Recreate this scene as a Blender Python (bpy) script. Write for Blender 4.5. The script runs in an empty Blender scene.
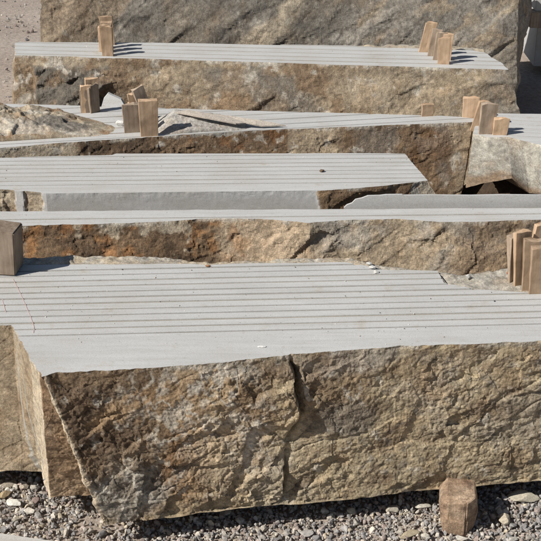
import bpy, bmesh, math, random
import numpy as np
from mathutils import Vector, Matrix

R = math.radians
random.seed(7)
RNG = np.random.default_rng(11)
scn = bpy.context.scene
COL = scn.collection

# ------------------------------------------------------------------ camera
IMG, FPX, PITCH, CAMZ = 541.0, 1169.0, R(26.0), 2.62
cam_d = bpy.data.cameras.new('camera')
cam = bpy.data.objects.new('camera', cam_d)
COL.objects.link(cam)
cam.location = (0, 0, CAMZ)
cam.rotation_euler = (R(90) - PITCH, 0, 0)
cam_d.sensor_width = 36.0
cam_d.lens = 36.0 * FPX / IMG
cam_d.clip_end = 1000.0
scn.camera = cam

# ------------------------------------------------------------------ sky and sun
SUN_EL, SUN_AZ = R(41), R(27)          # from the left, a little from the camera's side
S = Vector((-math.cos(SUN_EL) * math.cos(SUN_AZ), -math.cos(SUN_EL) * math.sin(SUN_AZ), math.sin(SUN_EL)))
w = bpy.data.worlds.new('World'); scn.world = w; w.use_nodes = True
nt = w.node_tree
sky = nt.nodes.new('ShaderNodeTexSky'); sky.sky_type = 'NISHITA'; sky.sun_disc = False
sky.sun_elevation = SUN_EL; sky.sun_rotation = math.atan2(S.x, S.y)
nt.links.new(sky.outputs[0], nt.nodes['Background'].inputs[0])
nt.nodes['Background'].inputs[1].default_value = 0.05
sun_d = bpy.data.lights.new('sun', 'SUN'); sun_d.energy = 5.0; sun_d.angle = R(0.5); sun_d.color = (1, 0.955, 0.89)
sun = bpy.data.objects.new('sun', sun_d); COL.objects.link(sun)
sun.rotation_euler = (-S).to_track_quat('-Z', 'Y').to_euler(); sun.location = (-6, -4, 8)
scn.view_settings.view_transform = 'Standard'; scn.view_settings.look = 'None'
scn.view_settings.exposure = 0.0; scn.view_settings.gamma = 1.0

# ------------------------------------------------------------------ helpers
def at(px, py, z):
    """point of the place at height z that lies under a point measured in the photograph"""
    a, b = (px - IMG / 2) / FPX, (py - IMG / 2) / FPX
    d = Vector((a, math.cos(PITCH) - b * math.sin(PITCH), -math.sin(PITCH) - b * math.cos(PITCH)))
    t = (z - CAMZ) / d.z
    return Vector((d.x * t, d.y * t, z))

def wall_at(px, py, Y):
    a, b = (px - IMG / 2) / FPX, (py - IMG / 2) / FPX
    d = Vector((a, math.cos(PITCH) - b * math.sin(PITCH), -math.sin(PITCH) - b * math.cos(PITCH)))
    t = Y / d.y
    return Vector((d.x * t, Y, CAMZ + d.z * t))

def tag(o, label=None, cat=None, group=None, kind=None):
    if label: o['label'] = label
    if cat: o['category'] = cat
    if group: o['group'] = group
    if kind or label: o['kind'] = kind or 'thing'
    return o

def empty(name, loc=(0, 0, 0)):
    o = bpy.data.objects.new(name, None); COL.objects.link(o); o.location = loc; o.empty_display_size = 0.1
    return o

def link(name, me, mats, parent=None):
    o = bpy.data.objects.new(name, me); COL.objects.link(o)
    for m in mats: me.materials.append(m)
    if parent is not None:
        o.parent = parent
        o.matrix_parent_inverse = Matrix.Translation(parent.location).inverted()
    return o

# --- vectorised noise
def _h(ix, iy, iz, s):
    with np.errstate(over='ignore'):
        n = (ix.astype(np.uint32) * np.uint32(374761393) + iy.astype(np.uint32) * np.uint32(668265263)
             + iz.astype(np.uint32) * np.uint32(2147483647) + np.uint32((s * 974634777 + 12345) & 0xffffffff))
        n = (n ^ (n >> np.uint32(13))) * np.uint32(1274126177)
        n = (n ^ (n >> np.uint32(15))) * np.uint32(2246822519)
        n = n ^ (n >> np.uint32(16))
    return n

def rnd(ix, iy, iz, s): return _h(ix, iy, iz, s).astype(np.float64) / 4294967295.0

def perlin(P, s=0):
    I = np.floor(P).astype(np.int64); F = P - I
    U = F * F * F * (F * (F * 6 - 15) + 10)
    out = 0
    for dx in (0, 1):
        for dy in (0, 1):
            for dz in (0, 1):
                ix, iy, iz = I[:, 0] + dx, I[:, 1] + dy, I[:, 2] + dz
                h = _h(ix, iy, iz, s)
                gx = (h & np.uint32(1023)).astype(float) / 511.5 - 1
                gy = ((h >> np.uint32(10)) & np.uint32(1023)).astype(float) / 511.5 - 1
                gz = ((h >> np.uint32(20)) & np.uint32(1023)).astype(float) / 511.5 - 1
                g = gx * (F[:, 0] - dx) + gy * (F[:, 1] - dy) + gz * (F[:, 2] - dz)
                wx = U[:, 0] if dx else 1 - U[:, 0]
                wy = U[:, 1] if dy else 1 - U[:, 1]
                wz = U[:, 2] if dz else 1 - U[:, 2]
                out = out + g * wx * wy * wz
    return out * 1.1

def fbm(P, s=0, oct=4, gain=0.5):
    o, a, f = 0, 1.0, 1.0
    for i in range(oct):
        o = o + a * perlin(P * f + 17.3 * i, s + i * 31); a *= gain; f *= 2.03
    return o

def worley(P, s=0):
    """distance to nearest and second nearest cell point, the cell's id and the offset from its point"""
    I = np.floor(P).astype(np.int64)
    n = len(P)
    f1 = np.full(n, 9.0); f2 = np.full(n, 9.0); cid = np.zeros((n, 3), np.int64); off = np.zeros((n, 3))
    for dx in (-1, 0, 1):
        for dy in (-1, 0, 1):
            for dz in (-1, 0, 1):
                c = I + np.array([dx, dy, dz])
                q = np.stack([c[:, 0] + rnd(c[:, 0], c[:, 1], c[:, 2], s), c[:, 1] + rnd(c[:, 0], c[:, 1], c[:, 2], s + 1),
                              c[:, 2] + rnd(c[:, 0], c[:, 1], c[:, 2], s + 2)], 1)
                v = P - q; d = np.sqrt((v * v).sum(1))
                m = d < f1
                f2 = np.where(m, f1, np.minimum(f2, d))
                f1 = np.where(m, d, f1); cid[m] = c[m]; off[m] = v[m]
    return f1, f2, cid, off

def facets(P, size, tilt, s, soft=0.0):
    """broken planes: every cell gets a plane of its own, so cells meet in steps and ridges"""
    f1, f2, c, v = worley(P / size, s)
    t = np.stack([rnd(c[:, 0], c[:, 1], c[:, 2], s + k) - 0.5 for k in (5, 6, 7)], 1) * 2
    lift = (rnd(c[:, 0], c[:, 1], c[:, 2], s + 8) - 0.5)
    e = np.clip((f2 - f1) / (0.08 + 0.16 * soft), 0, 1)
    return size * tilt * ((v * t).sum(1) * (1 - (1 - e) * (0.4 + 0.5 * soft)) + 0.5 * lift * (1 - (1 - e) * (0.5 + 0.5 * soft)))

def rot_xz(P, a):
    c, s_ = math.cos(a), math.sin(a)
    Q = P.copy(); Q[:, 0] = P[:, 0] * c + P[:, 2] * s_; Q[:, 2] = -P[:, 0] * s_ + P[:, 2] * c
    return Q

def rock_disp(P, s, amp=1.0, dip=R(28), stretch=2.0, big=1.0, fine=1.0, ridge=0.5, soft=0.0):
    W = P + 0.010 * np.stack([perlin(P * 13, s + 90), perlin(P * 13, s + 91), perlin(P * 13, s + 92)], 1)
    W = W + 0.0035 * np.stack([perlin(P * 60, s + 93), perlin(P * 60, s + 94), perlin(P * 60, s + 95)], 1)
    Q = rot_xz(W, dip); Q[:, 0] /= stretch
    reg = 0.35 + 0.65 * smooth(fbm(P * 3.2, s + 60, 3), -0.25, 0.3)        # calmer and more broken regions
    d = big * 0.030 * fbm(P * 2.1, s, 3)
    d = d + big * facets(Q, 0.20, 0.15, s + 10, soft) + reg * (facets(Q, 0.085, 0.15, s + 20, soft) + 0.9 * facets(W, 0.034, 0.18, s + 30) * fine)
    rid = 1 - np.abs(perlin(Q * np.array([5, 9, 15.]), s + 40)) * 2
    d = d - ridge * 0.010 * np.clip(rid - 0.86, 0, 1) / 0.14 * smooth(perlin(P * 4, s + 41), 0.0, 0.15)
    pits = smooth(fbm(P * 30, s + 70, 2), 0.42, 0.6)
    d = d - 0.006 * pits * reg * fine
    bil = np.abs(perlin(W * 34, s + 52)) + 0.6 * np.abs(perlin(Q * 70, s + 53))
    d = d + fine * (0.0035 * fbm(P * 60, s + 50, 2, 0.8) + 0.003 * fbm(Q * 24, s + 51, 3, 0.6) + 0.0052 * (bil - 0.3)) * (0.55 + 0.45 * reg)
    return amp * d

def smooth(x, a, b):
    t = np.clip((x - a) / (b - a), 0, 1); return t * t * (3 - 2 * t)

def srgb(r, g, b):
    f = lambda c: (c / 255 / 12.92) if c <= 10 else ((c / 255 + 0.055) / 1.055) ** 2.4
    return np.array([f(r), f(g), f(b)])

def mixc(c, col, m): return c * (1 - m[:, None]) + np.asarray(col)[None, :] * m[:, None]

def blob(P, cx, cz, rx, rz, ang=0, s=0, rough=0.5, soft=0.35):
    x, z = P[:, 0] - cx, P[:, 2] - cz
    c, s_ = math.cos(ang), math.sin(ang)
    u, v = (x * c + z * s_) / rx, (-x * s_ + z * c) / rz
    r = np.sqrt(u * u + v * v) + rough * fbm(P * (0.6 / max(0.02, min(rx, rz))), s + 300, 3)
    return 1 - smooth(r, 1 - soft, 1 + soft)

# ------------------------------------------------------------------ materials
def new_mat(name):
    m = bpy.data.materials.new(name); m.use_nodes = True
    n = m.node_tree; b = n.nodes['Principled BSDF']
    b.inputs['Specular IOR Level'].default_value = 0.25
    return m, n, b

def N(n, t, **k):
    x = n.nodes.new(t)
    for a, v in k.items(): setattr(x, a, v)
    return x

def noise(n, vec, scale, detail=4, rough=0.55, lac=2.0):
    x = N(n, 'ShaderNodeTexNoise'); x.inputs['Scale'].default_value = scale
    x.inputs['Detail'].default_value = detail; x.inputs['Roughness'].default_value = rough
    if vec is not None: n.links.new(vec, x.inputs['Vector'])
    return x

def ramp(n, fac, stops):
    r = N(n, 'ShaderNodeValToRGB')
    e = r.color_ramp.elements
    while len(e) < len(stops): e.new(0.5)
    for k, (p, c) in enumerate(stops):
        e[k].position = p; e[k].color = (*c, 1) if len(c) == 3 else c
    n.links.new(fac, r.inputs[0]); return r

def mul(n, a, b, fac=1.0, mode='MULTIPLY'):
    m = N(n, 'ShaderNodeMix', data_type='RGBA', blend_type=mode)
    m.inputs[0].default_value = fac
    n.links.new(a, m.inputs[6])
    if hasattr(b, 'node'): n.links.new(b, m.inputs[7])
    else: m.inputs[7].default_value = (*b, 1)
    return m.outputs[2]

def g3(v): return (v, v, v)

def make_rock():
    m, n, b = new_mat('rough_rock')
    geo = N(n, 'ShaderNodeNewGeometry'); pos = geo.outputs['Position']
    at_ = N(n, 'ShaderNodeAttribute', attribute_name='tint')
    n1 = noise(n, pos, 38, 6, 0.65); n2 = noise(n, pos, 190, 5, 0.7); n3 = noise(n, pos, 9, 4, 0.6)
    c = mul(n, at_.outputs['Color'], ramp(n, n1.outputs[0], [(0.28, g3(0.52)), (0.5, g3(0.98)), (0.72, g3(1.45))]).outputs[0])
    c = mul(n, c, ramp(n, n2.outputs[0], [(0.3, g3(0.62)), (0.52, g3(1.0)), (0.72, g3(1.4))]).outputs[0])
    c = mul(n, c, ramp(n, n3.outputs[0], [(0.3, (0.85, 0.78, 0.72)), (0.5, g3(1.0)), (0.7, (1.12, 1.1, 1.06))]).outputs[0])
    # mineral specks, pale and dark
    v = N(n, 'ShaderNodeTexVoronoi'); v.inputs['Scale'].default_value = 260; n.links.new(pos, v.inputs['Vector'])
    sp = ramp(n, v.outputs['Distance'], [(0.0, g3(1.35)), (0.22, g3(1.0)), (1.0, g3(0.92))])
    c = mul(n, c, sp.outputs[0], 0.6)
    n.links.new(c, b.inputs['Base Color'])
    b.inputs['Roughness'].default_value = 0.9
    bp = N(n, 'ShaderNodeBump'); bp.inputs['Strength'].default_value = 0.85; bp.inputs['Distance'].default_value = 0.006
    n4 = noise(n, pos, 120, 8, 0.72)
    n.links.new(n4.outputs[0], bp.inputs['Height']); n.links.new(bp.outputs[0], b.inputs['Normal'])
    return m

def make_sawn(name='sawn_stone', tone=(0.53, 0.528, 0.515)):
    m, n, b = new_mat(name)
    geo = N(n, 'ShaderNodeNewGeometry'); pos = geo.outputs['Position']
    mp = N(n, 'ShaderNodeMapping'); mp.inputs['Scale'].default_value = (1.3, 14, 14); n.links.new(pos, mp.inputs['Vector'])
    st = noise(n, mp.outputs[0], 2.2, 4, 0.6)
    cl = noise(n, pos, 2.6, 5, 0.6); gr = noise(n, pos, 260, 4, 0.75); gm = noise(n, pos, 60, 5, 0.7)
    base = N(n, 'ShaderNodeRGB'); base.outputs[0].default_value = (*tone, 1)
    c = mul(n, base.outputs[0], ramp(n, cl.outputs[0], [(0.3, (0.93, 0.91, 0.88)), (0.5, g3(1.0)), (0.7, g3(1.05))]).outputs[0])
    c = mul(n, c, ramp(n, st.outputs[0], [(0.3, (0.93, 0.925, 0.91)), (0.55, g3(1.0)), (0.7, g3(1.03))]).outputs[0])
    c = mul(n, c, ramp(n, gr.outputs[0], [(0.3, g3(0.78)), (0.52, g3(1.0)), (0.72, g3(1.14))]).outputs[0])
    c = mul(n, c, ramp(n, gm.outputs[0], [(0.25, (0.82, 0.79, 0.74)), (0.42, g3(1.0)), (0.8, g3(1.04))]).outputs[0])
    m2 = N(n, 'ShaderNodeMapping'); m2.inputs['Rotation'].default_value = (0, 0, R(-24)); m2.inputs['Scale'].default_value = (2.2, 30, 12); n.links.new(pos, m2.inputs['Vector'])
    sw = noise(n, m2.outputs[0], 2.0, 4, 0.65)
    c = mul(n, c, ramp(n, sw.outputs[0], [(0.32, (0.93, 0.92, 0.90)), (0.5, g3(1.0)), (0.7, g3(1.035))]).outputs[0])
    sn = noise(n, pos, 7, 6, 0.7)
    c = mul(n, c, ramp(n, sn.outputs[0], [(0.26, (0.86, 0.80, 0.70)), (0.40, g3(1.0)), (0.8, g3(1.02))]).outputs[0])
    vs = N(n, 'ShaderNodeTexVoronoi'); vs.inputs['Scale'].default_value = 34; n.links.new(pos, vs.inputs['Vector'])
    c = mul(n, c, ramp(n, vs.outputs['Distance'], [(0.035, g3(0.68)), (0.075, g3(1.0)), (1.0, g3(1.0))]).outputs[0])
    n.links.new(c, b.inputs['Base Color']); b.inputs['Roughness'].default_value = 0.85
    bp = N(n, 'ShaderNodeBump'); bp.inputs['Strength'].default_value = 0.25; bp.inputs['Distance'].default_value = 0.002
    n.links.new(gm.outputs[0], bp.inputs['Height']); n.links.new(bp.outputs[0], b.inputs['Normal'])
    return m

def make_wood(name, light, dark, grain=1.0):
    m, n, b = new_mat(name)
    tc = N(n, 'ShaderNodeTexCoord'); oi = N(n, 'ShaderNodeObjectInfo')
    mp = N(n, 'ShaderNodeMapping'); mp.inputs['Scale'].default_value = (26, 26, 2.2)
    ad = N(n, 'ShaderNodeVectorMath', operation='ADD'); n.links.new(tc.outputs['Object'], ad.inputs[0])
    cb = N(n, 'ShaderNodeCombineXYZ'); mm = N(n, 'ShaderNodeMath', operation='MULTIPLY'); mm.inputs[1].default_value = 37
    n.links.new(oi.outputs['Random'], mm.inputs[0])
    for k in range(3): n.links.new(mm.outputs[0], cb.inputs[k])
    n.links.new(cb.outputs[0], ad.inputs[1]); n.links.new(ad.outputs[0], mp.inputs['Vector'])
    g = noise(n, mp.outputs[0], 2.4, 6, 0.62); g2 = noise(n, ad.outputs[0], 14, 4, 0.6)
    c = ramp(n, g.outputs[0], [(0.28, dark), (0.5, tuple(0.5 * (a + d) for a, d in zip(light, dark))), (0.68, light)]).outputs[0]
    c = mul(n, c, ramp(n, g2.outputs[0], [(0.3, (0.7, 0.68, 0.66)), (0.55, g3(1.0)), (0.75, g3(1.12))]).outputs[0])
    vr = ramp(n, oi.outputs['Random'], [(0.0, (0.62, 0.62, 0.63)), (0.35, (0.82, 0.80, 0.78)), (0.65, (1.0, 0.98, 0.97)), (1.0, (1.12, 1.1, 1.06))])
    c = mul(n, c, vr.outputs[0])
    n.links.new(c, b.inputs['Base Color']); b.inputs['Roughness'].default_value = 0.8
    bp = N(n, 'ShaderNodeBump'); bp.inputs['Strength'].default_value = 0.5; bp.inputs['Distance'].default_value = 0.002
    n.links.new(g.outputs[0], bp.inputs['Height']); n.links.new(bp.outputs[0], b.inputs['Normal'])
    return m

def make_ground():
    m, n, b = new_mat('ground_dirt')
    geo = N(n, 'ShaderNodeNewGeometry'); pos = geo.outputs['Position']
    a = noise(n, pos, 0.9, 5, 0.6); f = noise(n, pos, 30, 7, 0.72); p = noise(n, pos, 160, 3, 0.7)
    c = ramp(n, a.outputs[0], [(0.3, (0.33, 0.265, 0.22)), (0.5, (0.41, 0.345, 0.29)), (0.7, (0.48, 0.41, 0.35))]).outputs[0]
    c = mul(n, c, ramp(n, f.outputs[0], [(0.3, g3(0.6)), (0.5, g3(1.0)), (0.72, g3(1.3))]).outputs[0])
    c = mul(n, c, ramp(n, p.outputs[0], [(0.3, g3(0.7)), (0.5, g3(1.0)), (0.72, g3(1.25))]).outputs[0])
    n.links.new(c, b.inputs['Base Color']); b.inputs['Roughness'].default_value = 0.95
    bp = N(n, 'ShaderNodeBump'); bp.inputs['Strength'].default_value = 0.8; bp.inputs['Distance'].default_value = 0.012
    n.links.new(f.outputs[0], bp.inputs['Height']); n.links.new(bp.outputs[0], b.inputs['Normal'])
    return m

def make_pebble():
    m, n, b = new_mat('pebble_stone')
    geo = N(n, 'ShaderNodeNewGeometry'); pos = geo.outputs['Position']
    at_ = N(n, 'ShaderNodeAttribute', attribute_name='tint')
    a = noise(n, pos, 150, 5, 0.7)
    c = mul(n, at_.outputs['Color'], ramp(n, a.outputs[0], [(0.3, g3(0.65)), (0.5, g3(1.0)), (0.72, g3(1.35))]).outputs[0])
    n.links.new(c, b.inputs['Base Color']); b.inputs['Roughness'].default_value = 0.85
    bp = N(n, 'ShaderNodeBump'); bp.inputs['Strength'].default_value = 0.5; bp.inputs['Distance'].default_value = 0.002
    n.links.new(a.outputs[0], bp.inputs['Height']); n.links.new(bp.outputs[0], b.inputs['Normal'])
    return m

M_ROCK, M_SAWN = make_rock(), make_sawn()
M_WOOD = make_wood('pale_wood', (0.70, 0.52, 0.36), (0.50, 0.345, 0.22))
M_OLD = make_wood('weathered_wood', (0.50, 0.405, 0.315), (0.29, 0.22, 0.16))
M_DIRT, M_PEB = make_ground(), make_pebble()
mm_, nn_, bb_ = new_mat('red_chalk'); bb_.inputs['Base Color'].default_value = (0.56, 0.41, 0.385, 1); bb_.inputs['Roughness'].default_value = 0.95
M_CHALK = mm_
M_DUST = make_sawn('saw_dust', (0.36, 0.335, 0.29))

# ------------------------------------------------------------------ rough blocks sawn into slabs
def set_tint(me, C):
    a = me.attributes.new('tint', 'FLOAT_COLOR', 'POINT')
    d = np.ones((len(C), 4), np.float32); d[:, :3] = np.clip(C, 0.005, 0.9)
    a.data.foreach_set('color', d.ravel())

def block_mesh(tops, bots, ztop, zbot, fine, ds, disp, tint, dz=None, topfade=0.2, fade_h=0.10, bulge=0.012, jag=0.006, flat=True):
    """closed stone: outline at the top and at the bottom, rough sides, flat sawn top"""
    n = len(tops)
    T, B = [], []
    for i in range(n):
        j = (i + 1) % n
        t0, t1 = np.array(tops[i][:2]), np.array(tops[j][:2]); b0, b1 = np.array(bots[i][:2]), np.array(bots[j][:2])
        L = max(np.linalg.norm(t1 - t0), np.linalg.norm(b1 - b0))
        k = max(1, int(L / (ds if fine[i] else 0.05)))
        for q in range(k):
            f = q / k
            T.append(t0 * (1 - f) + t1 * f); B.append(b0 * (1 - f) + b1 * f)
    T, B = np.array(T), np.array(B); m = len(T)
    zb = np.array([zbot(x, y) if callable(zbot) else zbot for x, y in B])
    nv = max(3, int((ztop - zb.min()) / (dz or ds))) + 1
    v = np.linspace(0, 1, nv)[:, None, None]
    XY = T[None] * (1 - v) + B[None] * v
    Z = ztop * (1 - v[:, :, 0]) + zb[None] * v[:, :, 0]
    P = np.concatenate([XY, Z[:, :, None]], 2)
    # outward direction in plan (average of the neighbours a little way off, so corners stay soft)
    ctr = XY
    k = 6
    tang = np.roll(ctr, -k, 1) - np.roll(ctr, k, 1)
    nrm = np.stack([tang[:, :, 1], -tang[:, :, 0]], 2)
    nrm /= np.linalg.norm(nrm, axis=2, keepdims=True) + 1e-9
    area = 0.5 * np.sum(T[:, 0] * np.roll(T[:, 1], -1) - np.roll(T[:, 0], -1) * T[:, 1])
    if area < 0: nrm = -nrm
    F = P.reshape(-1, 3)
    d = disp(F).reshape(nv, m)
    depth = (ztop - Z)
    fade = topfade + (1 - topfade) * smooth(depth, 0, fade_h)
    bul = bulge * np.sin(np.pi * np.clip(v[:, :, 0], 0, 1))
    d = d * fade + bul; d[-1] = 0.012 * fbm(F.reshape(nv, m, 3)[-1] * 7, 78, 3)
    jg = jag * fbm(F * 22, 77, 4, 0.65).reshape(nv, m) * (1 - smooth(depth, 0, 0.05)); jg[-1] = 0.0
    P[:, :, :2] += nrm * (d + jg)[:, :, None]
    P[1:-1, :, 2] += (0.25 * np.roll(d, 9, 1) * smooth(v[:, :, 0], 0, 0.1) * (1 - smooth(v[:, :, 0], 0.85, 1.0)))[1:-1]
    P[-1, :, 2] += 0.010 * fbm(P[-1] * 6, 79, 3)
    V = P.reshape(-1, 3)
    idx = np.arange(nv * m).reshape(nv, m)
    a, b_ = idx[:-1], idx[1:]
    q = np.stack([a, b_, np.roll(b_, -1, 1), np.roll(a, -1, 1)], 2).reshape(-1, 4)
    if area < 0: q = q[:, ::-1]
    faces = q.tolist()
    top = idx[0].tolist(); bot = idx[-1].tolist()
    if area < 0: top = top[::-1]
    else: bot = bot[::-1]
    faces.append(top); faces.append(bot)
    me = bpy.data.meshes.new('stone')
    me.from_pydata(V.tolist(), [], faces)
    mi = np.zeros(len(faces), np.int32); mi[-2] = 1
    me.polygons.foreach_set('material_index', mi)
    sm = np.full(len(faces), not flat); sm[-2:] = False
    me.polygons.foreach_set('use_smooth', sm)
    C = tint(V)
    chip = (1 - smooth(ztop - V[:, 2] + 0.010 * fbm(V * 18, 86, 3), 0.004, 0.020)) * smooth(fbm(V * 11, 85, 3, 0.6), -0.08, 0.16)
    set_tint(me, mixc(C, PALE * 0.92, 0.8 * chip))
    me.update()
    return me

def sharpen(bm):
    for e in bm.edges:
        lf = e.link_faces
        if len(lf) == 2 and lf[0].material_index != lf[1].material_index: e.smooth = False

def sawn_block(name, me, origin, p0, p1, offsets, kerf, label, cat='stone block', zjit=0.0004, base_z=0.0, skew=None):
    """cut the rough stone along saw kerfs parallel to p0-p1; every slab is a part"""
    root = empty(name, (origin[0], origin[1], base_z)); tag(root, label, cat, 'sawn stone blocks set out in rows')
    d = (Vector(p1) - Vector(p0)); d.z = 0; d.normalize()
    nb = Vector((-d.y, d.x, 0))                      # towards the back
    if nb.y < 0: nb = -nb
    p0 = Vector((p0[0], p0[1], 0))
    src = bmesh.new(); src.from_mesh(me)
    lims = [None] + list(offsets) + [None]
    kw = {o: kerf * random.uniform(0.72, 1.2) for o in offsets}
    kerfs = [(p0 + nb * o, nb) for o in offsets]
    for i in range(len(lims) - 1):
        bm = src.copy()
        for o, side in ((lims[i], -1), (lims[i + 1], 1)):
            if o is None: continue
            co = p0 + nb * (o - side * kw[o] / 2)
            r = bmesh.ops.bisect_plane(bm, geom=bm.verts[:] + bm.edges[:] + bm.faces[:], dist=1e-6, plane_co=co,
                                       plane_no=nb * side, clear_outer=True)
            ed = [g for g in r['geom_cut'] if isinstance(g, bmesh.types.BMEdge)]
            if ed:
                fr = bmesh.ops.edgeloop_fill(bm, edges=ed)
                for f in fr['faces']: f.material_index = 1; f.smooth = False
        if len(bm.faces) < 3: bm.free(); continue
        seen, best = set(), []
        for v0 in bm.verts:
            if v0 in seen: continue
            comp, st = [], [v0]; seen.add(v0)
            while st:
                v1 = st.pop(); comp.append(v1)
                for e1 in v1.link_edges:
                    v2 = e1.other_vert(v1)
                    if v2 not in seen: seen.add(v2); st.append(v2)
            if len(comp) > len(best): best = comp
        if len(best) < len(bm.verts):
            bs = set(best); bmesh.ops.delete(bm, geom=[v1 for v1 in bm.verts if v1 not in bs], context='VERTS')
        bmesh.ops.recalc_face_normals(bm, faces=bm.faces[:])
        sharpen(bm)
        m2 = bpy.data.meshes.new('slab'); bm.to_mesh(m2); bm.free()
        o = link('slab', m2, [M_ROCK, M_SAWN], root)
        o.location.z += random.uniform(-zjit, zjit)
    # packed saw dust left in every kerf, a few millimetres below the tops
    for o_ in offsets:
        bm = src.copy()
        for side in (-1, 1):
            co = p0 + nb * (o_ + side * (kw[o_] / 2 - 0.0004))
            rr = bmesh.ops.bisect_plane(bm, geom=bm.verts[:] + bm.edges[:] + bm.faces[:], dist=1e-6, plane_co=co, plane_no=nb * side, clear_outer=True)
            ed = [g for g in rr['geom_cut'] if isinstance(g, bmesh.types.BMEdge)]
            if ed: bmesh.ops.edgeloop_fill(bm, edges=ed)
        if len(bm.faces) < 6: bm.free(); continue
        for f in bm.faces: f.material_index = 0; f.smooth = False
        bmesh.ops.recalc_face_normals(bm, faces=bm.faces[:])
        m2 = bpy.data.meshes.new('kerf_fill'); bm.to_mesh(m2); bm.free()
        o2 = link('kerf_fill', m2, [M_DUST], root); o2.location.z -= random.uniform(0.0022, 0.0060)
    src.free(); bpy.data.meshes.remove(me)
    return root, kerfs, nb

def field(name, front, back, nu, nvv, zfun, tint, skirt=0.06, mats=None, parent=None, smoothf=True, noise_xy=0.0):
    """a rough upper surface between two lines, closed below: crusts, heaps and broken ledges"""
    def rs(pl, k):
        pl = np.array([p[:2] for p in pl], float); s = np.r_[0, np.cumsum(np.linalg.norm(np.diff(pl, axis=0), axis=1))]
        t = np.linspace(0, s[-1], k); return np.stack([np.interp(t, s, pl[:, 0]), np.interp(t, s, pl[:, 1])], 1)
    A, B = rs(front, nu), rs(back, nu)
    v = np.linspace(0, 1, nvv)[:, None, None]
    XY = A[None] * (1 - v) + B[None] * v
    u = np.broadcast_to(np.linspace(0, 1, nu)[None], (nvv, nu)); vv = np.broadcast_to(v[:, :, 0], (nvv, nu))
    if noise_xy:
        q = np.concatenate([XY.reshape(-1, 2), np.zeros((nvv * nu, 1))], 1)
        XY = XY + noise_xy * np.stack([fbm(q * 16, 5, 3), fbm(q * 16, 6, 3)], 1).reshape(nvv, nu, 2)
    Z = zfun(XY.reshape(-1, 2), u.ravel(), vv.ravel()).reshape(nvv, nu)
    P = np.concatenate([XY, Z[:, :, None]], 2)
    ring = np.concatenate([P[0], P[1:, -1], P[-1, ::-1][1:], P[::-1, 0][1:-1]], 0)
    idx = np.arange(nvv * nu).reshape(nvv, nu)
    rid = np.concatenate([idx[0], idx[1:, -1], idx[-1, ::-1][1:], idx[::-1, 0][1:-1]])
    V = P.reshape(-1, 3); base = len(V); k = len(ring)
    low = ring.copy(); low[:, 2] = min(ring[:, 2].min(), V[:, 2].min()) - skirt
    V = np.concatenate([V, low], 0)
    q = np.stack([idx[:-1, :-1], idx[:-1, 1:], idx[1:, 1:], idx[1:, :-1]], 2).reshape(-1, 4).tolist()
    for i in range(k):
        j = (i + 1) % k
        q.append([int(rid[i]), base + i, base + j, int(rid[j])])
    q.append(list(range(base + k - 1, base - 1, -1)))
    me = bpy.data.meshes.new(name); me.from_pydata(V.tolist(), [], q)
    me.polygons.foreach_set('use_smooth', np.array([smoothf] * (len(q) - 1) + [False]))
    set_tint(me, tint(V)); me.update()
    return link(name, me, mats or [M_ROCK], parent)

# colours of the stone, linear
TAN, SAND, OCH = np.array([0.44, 0.355, 0.25]), np.array([0.56, 0.475, 0.355]), np.array([0.46, 0.32, 0.19])
BRN, DBR, RUST = np.array([0.27, 0.185, 0.115]), np.array([0.15, 0.105, 0.07]), np.array([0.33, 0.18, 0.085])
GRY, DGR, PALE = np.array([0.34, 0.31, 0.265]), np.array([0.20, 0.182, 0.155]), np.array([0.62, 0.575, 0.49])

def cloud(P, s, f=4.0, lo=-0.1, hi=0.35, st=(1, 1, 1)): return smooth(fbm(P * f * np.array(st), s, 4, 0.6), lo, hi)

ZT = 0.70
T = lambda x, y, z=ZT: at(x, y, z)

# ================================================================== ground
def build_ground():
    # near part gently uneven, far part one big skirt of the same sheet
    xs = np.r_[-300, -60, -15, np.arange(-5, 5.01, 0.1), 15, 60, 300]
    ys = np.r_[-100, -20, 0, 2, np.arange(2.6, 13.01, 0.1), 20, 60, 400]
    X, Y = np.meshgrid(xs, ys)
    P = np.stack([X.ravel(), Y.ravel(), np.zeros(X.size)], 1)
    near = ((np.abs(P[:, 0]) < 5) & (P[:, 1] > 2.6) & (P[:, 1] < 13)).astype(float)
    P[:, 2] = near * (0.018 * fbm(P * 1.3, 3, 3) * smooth(P[:, 1], 4.2, 7) + 0.004 * fbm(P * 6, 4, 2)) - 0.002
    idx = np.arange(X.size).reshape(X.shape)
    q = np.stack([idx[:-1, :-1], idx[:-1, 1:], idx[1:, 1:], idx[1:, :-1]], 2).reshape(-1, 4).tolist()
    me = bpy.data.meshes.new('ground'); me.from_pydata(P.tolist(), [], q); me.update()
    me.polygons.foreach_set('use_smooth', np.ones(len(q), bool))
    tag(link('ground', me, [M_DIRT]), kind='structure')
build_ground()

# ================================================================== front block (nearest, propped off the gravel)
ZB = 0.11
Ab = lambda x, y: at(x, y, ZB)
A_front = [(-75, 326.5, -75, 472), (-20, 325.2, -20, 471), (12, 324.6, 24, 471), (26, 350, 37, 471), (36, 368, 41, 471), (39, 373, 50, 497),
           (41.5, 377, 96, 495), (44, 376, 105, 526), (56, 373, 128, 522), (100, 370.5, 165, 517), (130, 369, 190, 514), (200, 364, 225, 510),
           (240, 360, 250, 508), (285, 354.5, 290, 504), (330, 352, 332, 500), (400, 346, 400, 492), (470, 344, 470, 486), (541, 341, 541, 480),
           (640, 336, 640, 473)]
A_top = [T(a, b) for a, b, _, _ in A_front]; A_bot = [Ab(c, d) for _, _, c, d in A_front]
A_back = [(640, 298), (548, 294), (500, 291), (470, 288), (444, 283), (438, 270.5), (376, 269.5), (366, 265), (345, 262), (205, 264.5), (190, 263.8), (60, 264.5), (-85, 265)]
A_top += [T(a, b) for a, b in A_back]
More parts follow.
